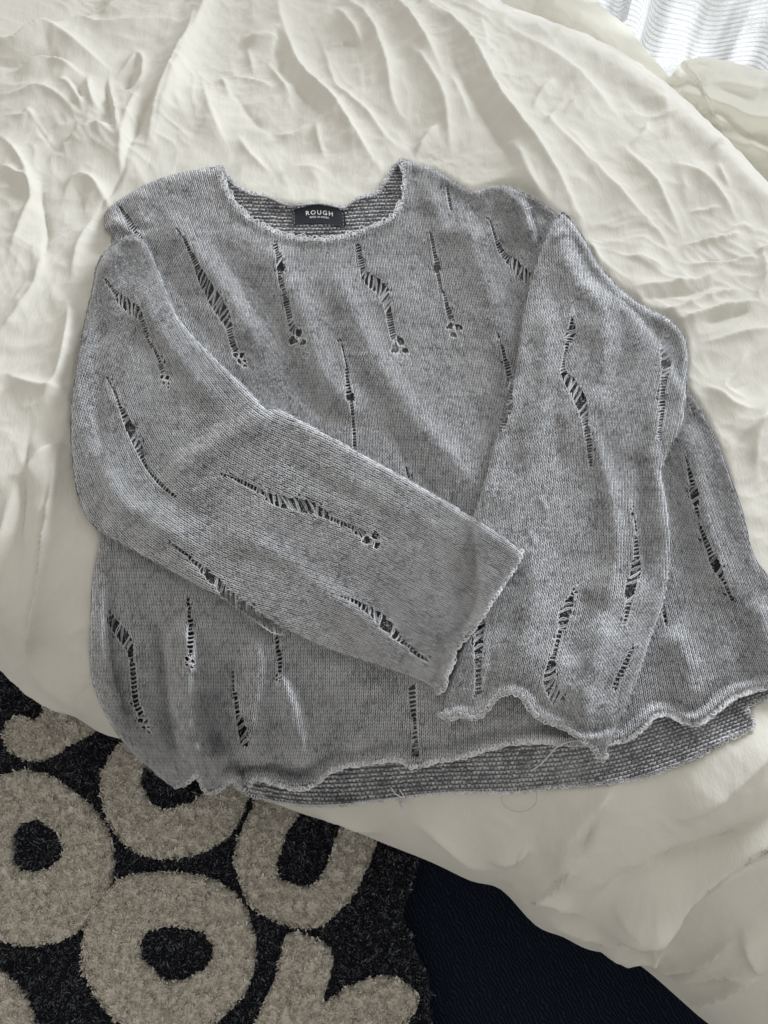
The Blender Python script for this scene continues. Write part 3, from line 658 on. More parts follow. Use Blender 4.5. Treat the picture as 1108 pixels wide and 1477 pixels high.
def build_panel(name, parent, ctrl, nu, nv, outline, H, ladders, purl=False, show=None, label=None, amp=1.0):
    C = np.array(ctrl, float)                      # rows x cols x 2
    # refine to a dense smooth map
    K = 8
    D1 = np.stack([catmull(C[:, j], K) for j in range(C.shape[1])], 1)
    D2 = np.stack([catmull(D1[i], K) for i in range(D1.shape[0])], 0)
    mid = D2[:, D2.shape[1]//2]; dl = np.linalg.norm(np.diff(D2, axis=0), axis=-1).mean(1); pt = (4.0+.9*sm((mid[1:, 1]+mid[:-1, 1])/2, 250, 1000))*(1.22 if purl else 1)
    cum = np.concatenate([[0], np.cumsum(dl/pt)]); nv = int(cum[-1]); cum /= cum[-1]; rowi = np.arange(len(cum))
    dw = np.linalg.norm(np.diff(D2, axis=1), axis=-1).mean(0)/(5.3 if purl else 4.85); cuu = np.concatenate([[0], np.cumsum(dw)]); nu = int(cuu[-1]); cuu /= cuu[-1]; coli = np.arange(len(cuu))
    def uv(u, v):                                  # u in 0..nu, v in 0..nv -> px,py
        fu = np.clip(np.interp(u/nu, cuu, coli), 0, D2.shape[1]-1.001); fv = np.clip(np.interp(v/nv, cum, rowi), 0, D2.shape[0]-1.001)
        iu = fu.astype(int); iv = fv.astype(int); fu = (fu-iu)[..., None]; fv = (fv-iv)[..., None]
        p = (D2[iv, iu]*(1-fu)+D2[iv, iu+1]*fu)*(1-fv)+(D2[iv+1, iu]*(1-fu)+D2[iv+1, iu+1]*fu)*fv
        return p[..., 0], p[..., 1]
    OUT = catmull(outline, 3, True)
    jj, ii = np.meshgrid(np.arange(nu), np.arange(nv))
    ox, oy = uv(jj+.5, ii+.5)
    OC = np.vstack([OUT, OUT[:1]])
    def snap(x, y):                                # pull what sticks out past the outline back onto it
        sh = x.shape; x = x.ravel().copy(); y = y.ravel().copy()
        k = np.where(~inside(x, y, OUT))[0]; xx = x[k]; yy = y[k]; best = np.full(len(k), 1e9); qx = xx.copy(); qy = yy.copy()
        for a, b_ in zip(OC[:-1], OC[1:]):
            dx, dy = b_-a; t = np.clip(((xx-a[0])*dx+(yy-a[1])*dy)/(dx*dx+dy*dy+1e-9), 0, 1); cx_ = a[0]+t*dx; cy_ = a[1]+t*dy
            d = (xx-cx_)**2+(yy-cy_)**2; m_ = d < best; best = np.where(m_, d, best); qx = np.where(m_, cx_, qx); qy = np.where(m_, cy_, qy)
        f = .12; x[k] = qx+(xx-qx)*f; y[k] = qy+(yy-qy)*f
        return x.reshape(sh), y.reshape(sh)
    keep = inside(ox, oy, OUT)
    sx, sy = snap(ox, oy); keep |= np.hypot(sx-ox, sy-oy) < 3.2
    info = []
    for lad in ladders:
        P, holes, tail = tapered(lad)
        Q = catmull(P, 5); bb = (ox > Q[:, 0].min()-20) & (ox < Q[:, 0].max()+20) & (oy > Q[:, 1].min()-20) & (oy < Q[:, 1].max()+20)
        idx = np.where(bb)
        d, s_, t = polydist(ox[idx], oy[idx], Q[:, :2])
        Q[:, 2] *= np.where(Q[:, 2] < 10, .98, 1.2); L = np.concatenate([[0], np.cumsum(np.linalg.norm(np.diff(Q[:, :2], axis=0), axis=1))]); tq = L/L[-1]
        w = np.interp(t, tq, Q[:, 2]); kill = (d < w*.5*(1+.35*noise2(t*L[-1]*.16, t*0+len(info)*3.3, 77))) | ((d < w*.5+3) & (RNG.random(d.shape) < .05)); kill &= (t > .001) & (t < .999)
        hl = []
        if tail:
            e = Q[-1, :2]; dr = Q[-1, :2]-Q[-4, :2]; dr /= np.linalg.norm(dr); pr = np.array([-dr[1], dr[0]]); k = Q[-1, 2]/12
            q = 1 if random.random() < .5 else -1; k *= 1.05
            hl += [(e+dr*4*k+pr*4.5*k*q, 5.2*k), (e+dr*9*k-pr*5*k*q, 5.4*k), (e+dr*17*k+pr*4*k*q, 4.2*k), (e+dr*30*k-pr*1*k, 3.8*k)]
            if random.random() < .5: hl += [(e+dr*21*k-pr*5*k*q, 3.4*k)]
        for c, r in hl: kill |= np.hypot(ox[idx]-c[0], oy[idx]-c[1]) < r
        keep[idx] &= ~kill
        info.append((Q, L, holes, hl))
    kj = jj[keep].astype(float); ki = ii[keep].astype(float); n = len(kj)
    # (purl bumps are staggered row by row)
    bag = Bag()
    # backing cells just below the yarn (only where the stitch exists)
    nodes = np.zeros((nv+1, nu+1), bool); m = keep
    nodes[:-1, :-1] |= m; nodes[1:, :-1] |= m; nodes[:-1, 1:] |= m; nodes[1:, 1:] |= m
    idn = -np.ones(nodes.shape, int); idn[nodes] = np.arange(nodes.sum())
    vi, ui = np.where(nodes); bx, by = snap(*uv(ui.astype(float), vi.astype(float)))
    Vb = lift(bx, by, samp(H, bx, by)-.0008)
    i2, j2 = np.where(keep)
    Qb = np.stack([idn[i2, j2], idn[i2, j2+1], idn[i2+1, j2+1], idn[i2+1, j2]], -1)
    bag.add(Vb, Qb, None, .16)  # toned darker than the yarn: shade in the stitch gaps painted into the backing
    # yarn: two legs per knit stitch (V), or one arched bar per purl bump
    if show is not None:
        cxp, cyp = uv(kj+.5, ki+.5); s2 = np.zeros(n, bool)
        for a in show: s2 |= inside(cxp, cyp, a)
        kj = kj[s2]; ki = ki[s2]; n = len(kj)
    hash1 = RNG.random((n, 1)); rowt = noise2(ki*.9+7, kj*.05, 61)*.06   # each strand changes tone slowly along its course
    blot = noise2(kj*.16, ki*.22, 62)*.07
    tone = (.36 if purl else .5)+(hash1[:, 0]-.5)*.24+rowt+blot
    ju = RNG.normal(0, .035, (n, 1)); jv = RNG.normal(0, .05, (n, 1)); jt = 1+RNG.normal(0, .16, (n, 1))
    T0 = np.array([0, 1, 1, 1, 2, 2, 2, 3]); S0 = np.array([0, -1, 0, 1, -1, 0, 1, 0])
    TR = np.array([[0, 1, 2], [0, 2, 3], [4, 7, 5], [5, 7, 6]]); QR = np.array([[1, 4, 5, 2], [2, 5, 6, 3]])
    for leg in ((-1, 1) if not purl else (0, 1)):
        if not purl:
            v0 = np.array([-.88, -.40, .35, .84])[T0]; u0 = leg*np.array([.37, .32, .17, .05])[T0]+S0*.13
            h0 = np.array([-.9, -.1, .35, .1])[T0]+(S0 == 0)*np.array([0, 1.35, 1.35, 0])[T0]
        else:
            u0 = np.array([-.62, -.27, .27, .62])[T0]; v0 = (.25-.5*leg)+np.array([.22, -.1, -.1, .22])[T0]*(1 if leg else -1)+S0*.27
            h0 = np.array([-.7, 0, 0, -.7])[T0]+(S0 == 0)*np.array([0, 1.9, 1.9, 0])[T0]-1.5*leg
            u0 = u0+leg*.5
        u = kj[:, None]+.5+u0[None]+ju+(.5*(ki[:, None] % 2)+RNG.normal(0, .1, (n, 1)) if purl else 0); v = ki[:, None]+.5+v0[None]*(1.0)+jv+RNG.normal(0, .03, (n, 1))
        x_, y_ = snap(*uv(u, v)); hh = samp(H, x_, y_)+h0[None]*.0016*jt*amp
        V = lift(x_, y_, hh)
        base = np.arange(n)[:, None, None]*8
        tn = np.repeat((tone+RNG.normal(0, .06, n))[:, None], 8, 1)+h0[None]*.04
        flip = (leg == 1) if not purl else False
        bag.add(V, (QR[None]+base).reshape(-1, 4), (TR[None]+base).reshape(-1, 3), tn.ravel())
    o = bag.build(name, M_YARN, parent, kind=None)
    if label: o['label'] = label
    # ladder rungs and borders, one part each
    for Q, L, holes, hl in info:
        b = Bag(); P2 = Q[:, :2]; T = np.gradient(P2, axis=0); T /= np.linalg.norm(T, axis=1, keepdims=True)+1e-9
        s = 1.5; sc = .82+.55*sm(P2[:, 1].mean(), 350, 1000)
        def ev(s_): return (np.array([np.interp(s_, L, Q[:, 0]), np.interp(s_, L, Q[:, 1])]), float(np.interp(s_, L, Q[:, 2])), np.array([np.interp(s_, L, T[:, 0]), np.interp(s_, L, T[:, 1])]))
        for sd in (-1, 1):                          # looped border yarn
            ss = np.arange(0, L[-1], 1.6*sc); pts = []
            for k, q in enumerate(ss):
                c, w, t = ev(q); pr = np.array([-t[1], t[0]]); pts.append(c+pr*sd*(w*.5*(1+.35*float(noise2(np.array([q*.16]), np.array([len(info)*0+.0]), 77)[0])*0)+.8+1.1*math.sin(k*2.1)))
            if len(pts) > 3:
                pts = np.array(pts); hh = samp(H, pts[:, 0], pts[:, 1])+.0006+.0004*np.sin(np.arange(len(pts))*2.1+1)
                b.tube(lift(pts[:, 0], pts[:, 1], hh), .00062*sc**.0, 5, .26+.16*RNG.random(1)[0])
        while s < L[-1]-1:
            c, w, t = ev(s); pr = np.array([-t[1], t[0]])
            near = [h for h in holes if math.hypot(c[0]-h[0], c[1]-h[1]) < h[2]*.56]
            if near: s += 2; continue
            if w >= 11.5:
                stp = 8.2*sc*random.uniform(.8, 1.25); sl = w*random.uniform(.25, .6); sag = random.uniform(-1, 1); rr = .00095
            else: stp = 4.6*sc; sl = .12*w; sag = .6; rr = .00088
            if w > 3:
                k = np.linspace(-1, 1, 6); hw = w*.5+1.4
                pp = c+pr*(k*hw)[:, None]+t*(k*sl+random.uniform(-.5, .5)+sag*(1-k*k))[:, None]
                pp += pr*(np.array([0, .5, -.5, .5, -.5, 0])*.4)[:, None]
                hh = samp(H, pp[:, 0], pp[:, 1])-.0003-.0008*(1-k*k)
                b.tube(lift(pp[:, 0], pp[:, 1], hh), rr*random.uniform(.8, 1.2), 5, .16+.22*random.random())
                if w >= 11.5:                      # twisted double strand
                    p2 = pp+t*2.6*sc*random.choice([-1, 1])*np.sin(np.linspace(.0, random.uniform(2.4, 4.2), 6))[:, None]
                    b.tube(lift(p2[:, 0], p2[:, 1], hh+.0003), rr*.75, 5, .16+.22*random.random())
            s += stp*random.uniform(.88, 1.12)
        for c, r in hl:                            # yarn round the small holes
            a = np.linspace(0, 2*math.pi, 12); q_ = 1+.22*np.sin(2*a+c[0])+.12*np.sin(3*a+c[1]); xx = c[0]+np.cos(a)*(r+.5)*q_; yy = c[1]+np.sin(a)*(r*1.15+.5)*q_
            b.tube(lift(xx, yy, samp(H, xx, yy)+.0003), .0006, 5, .45+.2*random.random())
        if b.n: b.build('dropped_stitch_run', M_YARN, o)
    return o, uv, nv, nu

def loops_along(bag, pts, H, step, rad, out, hoff=0., side=1, thick=.0006, dens=1.):
    """raw-edge loops of yarn along an outline"""
    P = catmull(pts, 6); L = np.concatenate([[0], np.cumsum(np.linalg.norm(np.diff(P, axis=0), axis=1))]); s = 0
    while s < L[-1]:
        if random.random() < dens:
            x0, y0 = np.interp(s, L, P[:, 0]), np.interp(s, L, P[:, 1]); x1, y1 = np.interp(s+1, L, P[:, 0]), np.interp(s+1, L, P[:, 1])
            t = np.array([x1-x0, y1-y0]); t /= np.linalg.norm(t)+1e-9; pr = np.array([-t[1], t[0]])*side
            r = rad*random.uniform(.7, 1.35); a = np.linspace(-.4, math.pi+.4, 8); o = random.uniform(-.3, 1)*out; q = random.uniform(-.5, .5)
            xx = x0+t[0]*np.cos(a)*r*.7+pr[0]*(np.sin(a)*r+o)+t[0]*q*np.sin(a)*r; yy = y0+t[1]*np.cos(a)*r*.7+pr[1]*(np.sin(a)*r+o)+t[1]*q*np.sin(a)*r
            hh = samp(H, np.full(8, x0-pr[0]*2), np.full(8, y0-pr[1]*2))+hoff+.0018*np.sin(a)*random.uniform(-.3, 1)
            bag.tube(lift(xx, yy, hh), thick*random.uniform(.8, 1.25), 5, .30+.34*random.random())
        s += step*random.uniform(.7, 1.3)
def edge_cord(bag, pts, H, r, hoff, shift=0.):
    P = catmull(pts, 8); T = np.gradient(P, axis=0); T /= np.linalg.norm(T, axis=1, keepdims=True)
    P = P+np.stack([-T[:, 1], T[:, 0]], 1)*shift
    k = np.arange(len(P)); hh = samp(H, P[:, 0], P[:, 1])+hoff+.0003*np.sin(k*1.9)
    bag.tube(lift(P[:, 0], P[:, 1], hh), r*(1+.25*np.sin(k*1.9)), 6, .28+.1*np.repeat(np.sin(k*.7), 6))
def fuzz(bag, uvf, nu, nv, outline, H, count):
    u = RNG.random(count)*nu; v = RNG.random(count)*nv; x, y = uvf(u, v); k = inside(x, y, catmull(outline, 2, True)); x = x[k]; y = y[k]; n = len(x)
    a = RNG.random(n)*2*math.pi; l = RNG.uniform(2, 6, n); hh = samp(H, x, y)+.001
    A = lift(x, y, hh); B = lift(x+np.cos(a)*l*.6, y+np.sin(a)*l*.6, hh+.0012+RNG.random(n)*.001); Cc = lift(x+np.cos(a+.6)*l, y+np.sin(a+.6)*l, hh+RNG.random(n)*.002)
    off = np.stack([-np.sin(a), np.cos(a), np.zeros(n)], 1)*.00013
    V = np.stack([A-off, A+off, B-off, B+off, Cc], 1).reshape(-1, 3); b = np.arange(n)[:, None]*5
    bag.add(V, b+np.array([0, 1, 3, 2]), b+np.array([2, 3, 4]), np.repeat(.7+.3*RNG.random(n), 5))

sweater = empty('knit_sweater', 'grey melange distressed knit sweater with dropped stitch ladders laid on the white duvet', 'sweater')
# front body
CF = [[(55,150),(225,140),(385,140),(560,140),(690,150),(840,180)],
      [(60,260),(235,235),(398,235),(545,235),(690,245),(880,290)],
      [(128,440),(302,425),(414,425),(562,425),(735,435),(935,470)],
      [(145,640),(345,630),(448,620),(598,620),(765,640),(1000,690)],
      [(135,850),(300,850),(430,850),(600,850),(790,860),(1065,880)],
      [(140,1010),(285,1010),(425,1010),(602,1010),(805,1015),(1110,1010)],
      [(200,1170),(320,1170),(450,1170),(610,1170),(810,1170),(1160,1140)]]
CFw = [[(2*r[0][0]-r[1][0], 2*r[0][1]-r[1][1])]+r+[(2*r[-1][0]-r[-2][0], 2*r[-1][1]-r[-2][1])] for r in CF]
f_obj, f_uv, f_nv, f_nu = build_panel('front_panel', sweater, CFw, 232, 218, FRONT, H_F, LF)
CB = [[(100,190),(300,182),(450,180),(600,182),(800,190),(1000,240)],
      [(110,285),(305,277),(450,280),(600,275),(800,295),(1050,335)]]
CB += [[(110,y),(300,y),(450,y+2),(600,y),(850,y-4),(1100,y-18)] for y in (410,560,720,870)]
CB += [[(110,1010),(300,1010),(450,1018),(620,1012),(870,995),(1130,935)],
      [(150,1120),(320,1140),(450,1160),(620,1150),(870,1130),(1180,1020)],
      [(170,1200),(330,1220),(450,1240),(640,1230),(900,1210),(1220,1100)]]
SHOW_B = [[(300,225),(300,360),(600,360),(600,225)], [(320,1040),(320,1200),(1200,1200),(1200,930),(1060,960),(900,1010),(700,1020),(480,1060)]]
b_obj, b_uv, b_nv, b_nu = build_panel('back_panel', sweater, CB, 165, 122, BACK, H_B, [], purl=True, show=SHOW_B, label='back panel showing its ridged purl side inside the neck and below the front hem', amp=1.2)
CL = [[(225,270),(175,305),(125,340),(60,380)],
      [(205+10,320+8),(165+5,350+5),(125,385),(70,420)],
      [(268,430),(205,468),(140,505),(60,550)],
      [(330,515),(252,572),(172,622),(85,680)],
      [(402,580),(312,650),(228,715),(140,790)],
      [(492,615),(420,710),(350,790),(270,885)],
      [(610,680),(556,770),(505,850),(455,940)],
      [(765,780),(725,865),(680,945),(635,1030)]]
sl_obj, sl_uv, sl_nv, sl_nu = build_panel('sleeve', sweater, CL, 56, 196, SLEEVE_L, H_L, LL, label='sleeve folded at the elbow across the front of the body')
CR = [[(745,230),(810,215),(880,240),(960,320),(1030,400)],
      [(738,400),(806,395),(880,405),(948,445),(1015,490)],
      [(716,560),(780,560),(850,568),(918,575),(995,585)],
      [(690,700),(757,700),(842,700),(905,700),(975,700)],
      [(672,840),(740,845),(822,850),(908,850),(980,850)],
      [(650,965),(708,978),(790,990),(858,990),(930,970)],
      [(630,1080),(690,1100),(770,1115),(835,1130),(905,1120)]]
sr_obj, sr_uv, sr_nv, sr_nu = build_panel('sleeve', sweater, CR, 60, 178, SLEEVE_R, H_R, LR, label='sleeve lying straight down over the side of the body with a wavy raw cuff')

# lower layer of the sleeves where they leave the body
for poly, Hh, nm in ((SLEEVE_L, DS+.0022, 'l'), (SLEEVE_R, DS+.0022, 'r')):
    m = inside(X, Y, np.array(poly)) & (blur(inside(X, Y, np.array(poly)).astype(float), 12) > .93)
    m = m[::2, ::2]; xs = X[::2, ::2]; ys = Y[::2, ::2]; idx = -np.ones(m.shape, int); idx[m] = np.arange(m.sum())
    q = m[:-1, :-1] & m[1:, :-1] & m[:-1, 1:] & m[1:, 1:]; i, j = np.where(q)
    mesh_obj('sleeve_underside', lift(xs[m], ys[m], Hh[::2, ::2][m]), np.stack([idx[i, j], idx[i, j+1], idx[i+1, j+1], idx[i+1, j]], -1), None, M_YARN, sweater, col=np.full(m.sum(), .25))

# edges
eb = Bag(); edge_cord(eb, neck_front, H_F, .0009, .0015)
loops_along(eb, neck_front, H_F, 3.0, 3.8, 1.5, .001, -1, .0008); loops_along(eb, neck_front, H_F, 4, 4.2, 4.5, .0, -1, .0008)
eb.build('neckline_edge', M_YARN, f_obj, kind='stuff')
eb = Bag(); edge_cord(eb, neck_back, H_B, .0010, .002)
loops_along(eb, neck_back, H_B, 3.0, 2.8, .8, .002, -1); loops_along(eb, neck_back[:4], H_B, 3.5, 3.2, 2, .003, -1); loops_along(eb, neck_back[7:], H_B, 2.4, 3.4, 2, .004, -1)
loops_along(eb, hem_back, H_B, 4.0, 3.6, 1.5, .001, -1); eb.build('raw_edge', M_YARN, b_obj, kind='stuff')
eb = Bag(); edge_cord(eb, hem_front, H_F, .0008, .0005, 2.0); loops_along(eb, hem_front, H_F, 2.8, 4.2, .8, 0, -1, .0008); loops_along(eb, hem_front, H_F, 5, 5, -1.5, .0008, -1, .0008); eb.build('raw_hem', M_YARN, f_obj, kind='stuff')
eb = Bag(); edge_cord(eb, sl_cuff, H_L, .0008, .0002, 1.5); loops_along(eb, sl_cuff, H_L, 2.8, 4, .6, 0, -1, .0008); loops_along(eb, sl_cuff[-5:], H_L, 3, 4, 2, .001, -1); eb.build('raw_cuff', M_YARN, sl_obj, kind='stuff')
eb = Bag(); edge_cord(eb, list(reversed(sr_cuff)), H_R, .0015, .0000, -1.0); loops_along(eb, sr_cuff, H_R, 3.2, 3.2, 0, .0012, -1); loops_along(eb, sr_cuff, H_R, 4.2, 4, .5, 0, 1); eb.build('raw_cuff', M_YARN, sr_obj, kind='stuff')
# armhole seams
eb = Bag(); edge_cord(eb, [(138,388),(148,368),(168,350),(193,341)], H_L, .0016, .001, 0); eb.build('armhole_seam', M_YARN, sl_obj)
eb = Bag(); edge_cord(eb, [(762,300),(768,318),(776,340),(782,362)], H_F, .0011, .0004); edge_cord(eb, [(758,302),(775,298),(792,305),(806,312)], H_F, .0010, .0004); eb.build('armhole_seam', M_YARN, f_obj)
eb = Bag()
fuzz(eb, f_uv, f_nu, f_nv, FRONT, H_F, 30000); fuzz(eb, sl_uv, sl_nu, sl_nv, SLEEVE_L, H_L, 11000); fuzz(eb, sr_uv, sr_nu, sr_nv, SLEEVE_R, H_R, 11000)
for line, Hh in ((r_shoulder, H_F), (l_shoulder, H_F), (l_side[:11], H_F), (r_side[4:], H_F), (sl_out, H_L), (sl_in, H_L), (sr_right, H_R), (sr_left, H_R), (hem_back, H_B), (hem_front, H_F)):
    P = catmull(line, 70); P = P+RNG.normal(0, .8, P.shape); n = len(P); a = RNG.random(n)*6.28; l = RNG.uniform(3, 10, n)
    hh = samp(Hh, P[:, 0], P[:, 1])+.001; A = lift(P[:, 0], P[:, 1], hh); B = lift(P[:, 0]+np.cos(a)*l, P[:, 1]+np.sin(a)*l, hh+.001)
    off = np.stack([-np.sin(a), np.cos(a), np.zeros(n)], 1)*.0001; b = np.arange(n)[:, None]*3
    eb.add(np.stack([A-off, A+off, B], 1).reshape(-1, 3), None, b+np.array([0, 1, 2]), .5)
eb.build('surface_fuzz', M_YARN, sweater, kind='stuff')
# stray yarns
def yarn_px(name, pts, H, hs, r, mat, parent=None, c=.9):
    b = Bag(); P = catmull(pts, 8); h = np.interp(np.linspace(0, 1, len(P)), np.linspace(0, 1, len(hs)), hs)
    b.tube(lift(P[:, 0], P[:, 1], samp(H, P[:, 0], P[:, 1])+h), r, 5, c); return b.build(name, mat, parent)
yarn_px('loose_thread', [(838,1068),(820,1070),(803,1078),(790,1092),(778,1104),(766,1112)], H_B, [.026,.028,.026,.019,.010,.005], .0008, M_THREAD, sweater)
yarn_px('loose_thread', [(248,1134),(262,1140),(280,1143),(295,1150)], H_B, [.01,.012,.012,.008], .0003, M_THREAD, sweater)
yarn_px('loose_thread', [(575,1146),(578,1152),(577,1160),(581,1166),(578,1156)], H_B, [.003,.003,.002,.002,.003], .0012, M_YARN, sweater, .4)
yarn_px('loose_thread', [(564,1136),(572,1146),(583,1150),(576,1138)], H_B, [.006,.006,.004,.003], .0007, M_YARN, sweater, .5)

# neck label with its print
def lab(s, t):   # s 0..1 across, t 0..1 down
    x = 421+76*s+t*1.5; arc = 4*s*(1-s)
    y0 = 304-8.5*arc+1.0*s; y1 = 326-5.5*arc+3*s
    return x, y0*(1-t)+y1*t
def lab3(s, t, h):
    x, y = lab(s, t); return lift(x, y, samp(H_B, x, y)+.0042+.003*4*s*(1-s)*(1-t)+h)
ss, tt_ = np.meshgrid(np.linspace(0, 1, 28), np.linspace(0, 1, 9)); A = lab3(ss, tt_, 0); Bq = lab3(ss, tt_, -.0006); nA = ss.size
q = gridq(9, 28); ring = [0*28+k for k in range(28)]+[k*28+27 for k in range(1, 9)]+[8*28+k for k in range(26, -1, -1)]+[k*28 for k in range(7, 0, -1)]
side = [[ring[k], ring[(k+1) % len(ring)], ring[(k+1) % len(ring)]+nA, ring[k]+nA] for k in range(len(ring))]
label_o = mesh_obj('neck_label', np.vstack([A.reshape(-1, 3), Bq.reshape(-1, 3)]), np.vstack([q, q+nA, side]), None, M_LABEL, sweater)
label_o['label'] = 'black woven neck label with white lettering'
def text(body, s0, s1, t0, t1, name, spacing, bold=0.0):
    cu = bpy.data.curves.new(name, 'FONT'); cu.body = body; cu.space_character = spacing; cu.resolution_u = 3; cu.offset = bold
    to = bpy.data.objects.new('tmp', cu); SC.collection.objects.link(to); dg = bpy.context.evaluated_depsgraph_get()
    me = bpy.data.meshes.new_from_object(to.evaluated_get(dg)); bpy.data.objects.remove(to); bpy.data.curves.remove(cu)
    co = np.array([v.co[:] for v in me.vertices]); x0, y0 = co[:, 0].min(), co[:, 1].min(); x1, y1 = co[:, 0].max(), co[:, 1].max()
    s = s0+(co[:, 0]-x0)/(x1-x0)*(s1-s0); t = t1-(co[:, 1]-y0)/(y1-y0)*(t1-t0)
    V = lab3(s, t, .0003); me.vertices.foreach_set('co', V.astype(np.float32).ravel()); me.update(); me.name = name
    me.materials.append(M_PRINT); o = bpy.data.objects.new(name, me); SC.collection.objects.link(o); o.parent = label_o
text('ROUGH', .26, .77, .27, .52, 'lettering', 1.35, .018)
text('MADE IN KOREA', .33, .69, .60, .70, 'lettering', 1.2, .012)
for s_ in (.035, .965):
    b = Bag()
    for k in range(4):
        t = np.linspace(.12+k*.21, .24+k*.21, 3); b.tube(lab3(np.full(3, s_), t, .0004), .00022, 4, .7)
    b.build('label_stitching', M_THREAD, label_o)

# a stray hair on the duvet
hp = [(722,1142),(726,1160),(742,1170),(760,1169),(773,1158),(774,1142)]; b = Bag(); P = catmull(hp, 8)
b.tube(lift(P[:, 0], P[:, 1], samp(DISP, P[:, 0], P[:, 1])+.0035), .00012, 4, .3); o = b.build('stray_hair', M_HAIR)
o['label'] = 'thin dark curled hair lying on the white duvet below the sweater hem'; o['category'] = 'hair'

# ------------------------------------------------------------------ floor and rug
m, nt, bs_ = newmat('dark_floor_carpet'); co = objco(nt)
wv = N(nt, 'ShaderNodeTexWave'); wv.inputs['Scale'].default_value = 60; wv.inputs['Distortion'].default_value = 9; wv.inputs['Detail'].default_value = 3
mp = N(nt, 'ShaderNodeMapping'); mp.inputs['Rotation'].default_value = (0, 0, -.5); nt.links.new(co, mp.inputs[0]); nt.links.new(mp.outputs[0], wv.inputs['Vector'])
nz = tex(nt, 'ShaderNodeTexNoise', 420, co, Detail=4)
mx = N(nt, 'ShaderNodeMath', operation='MULTIPLY'); nt.links.new(wv.outputs['Fac'], mx.inputs[0]); nt.links.new(nz.outputs[0], mx.inputs[1])
nt.links.new(ramp(nt, mx.outputs[0], [(.1, (.005, .008, .016)), (.45, (.014, .020, .036)), (.9, (.034, .043, .068))]), bs_.inputs['Base Color'])
bs_.inputs['Roughness'].default_value = .95; bs_.inputs['Specular IOR Level'].default_value = .1; bump(nt, bs_, mx.outputs[0], .004, 1)
xs, ys = np.meshgrid(np.linspace(-3, 3, 61), np.linspace(-2, 4, 61))
fo = mesh_obj('floor', np.stack([xs, ys, np.full(xs.shape, FLOORZ)], -1), gridq(61, 61), None, m, kind='structure')

RZ = FLOORZ+.022
def ell(cx, cy, rx, ry, rot=0, n=26, wob=.03, seed=0):
    a = np.linspace(0, 2*math.pi, n, endpoint=False); r = 1+wob*np.sin(a*3+seed)+wob*.6*np.sin(a*5+seed*2)
    x = np.cos(a)*rx*r; y = np.sin(a)*ry*r; c, s = math.cos(rot), math.sin(rot)
    return np.stack([cx+x*c-y*s, cy+x*s+y*c], 1)
LET = [
 (catmull([(8,1066),(20,1089),(45,1100),(76,1094),(101,1076),(136,1058),(190,1000),(180,900),(60,930),(66,1003),(56,1038),(25,1034),(9,1046)], 4, True), None),
 (ell(48,1241,114,127,-.15,seed=1), ell(54,1222,38,38,0,12,.08,1)),
 (ell(250,1145,106,96,.1,seed=2), ell(250,1128,48,40,0,14,.06,2)),
 (ell(244,1376,126,124,0,seed=3), ell(255,1374,53,39,.1,16,.07,3)),
 (catmull([(390,1090),(371,1149),(343,1213),(341,1253),(359,1303),(399,1331),(454,1339),(485,1319),(515,1283),(545,1213),(575,1130)], 4, True), catmull([(445,1120),(434,1172),(414,1202),(399,1250),(412,1272),(449,1278),(470,1253),(490,1192),(510,1120)], 4, True)),
 (catmull([(410,1356),(422,1345),(445,1350),(470,1364),(480,1384),(474,1415),(467,1445),(500,1424),(540,1410),(572,1411),(598,1428),(604,1445),(590,1470),(560,1500),(520,1540),(430,1600),(330,1560),(365,1480),(385,1440),(400,1400)], 4, True), None),
 (ell(-58,1492,116,105,0,seed=6), ell(-55,1480,40,36,0,12,.07,6)),
]
rug_edge = [(640,1100),(607,1232),(588,1290),(582,1325),(596,1363),(610,1395),(619,1425),(622,1470),(640,1560),(600,1650),(400,1700),(-100,1750),(-400,1600),(-500,1200),(-400,850),(-100,700),(300,800),(560,950)]
RUG = at(*catmull(rug_edge, 5, True).T, RZ)[:, :2]
LW = [(at(o_[:, 0], o_[:, 1], RZ)[:, :2], None if i_ is None else at(i_[:, 0], i_[:, 1], RZ)[:, :2]) for o_, i_ in LET]
def in_letter(x, y, k):
    o_, i_ = LW[k]; r = inside(x, y, o_)
    if i_ is not None: r &= ~inside(x, y, i_)
    return r
rug = empty('rug', 'dark navy shaggy rug with raised cream rounded letters on the floor beside the bed', 'rug')
def rug_top(x, y, white):
    h = .0022*noise2(x*110, y*110, 71)+.0016*noise2(x*230, y*230, 72)
    return RZ+h+(.007 if white else 0)
def visible(x, y):
    p, q = project(np.stack([x, y, np.full(x.shape, RZ)], -1)); return (p > -120) & (p < 720) & (q > 900) & (q < 1560)
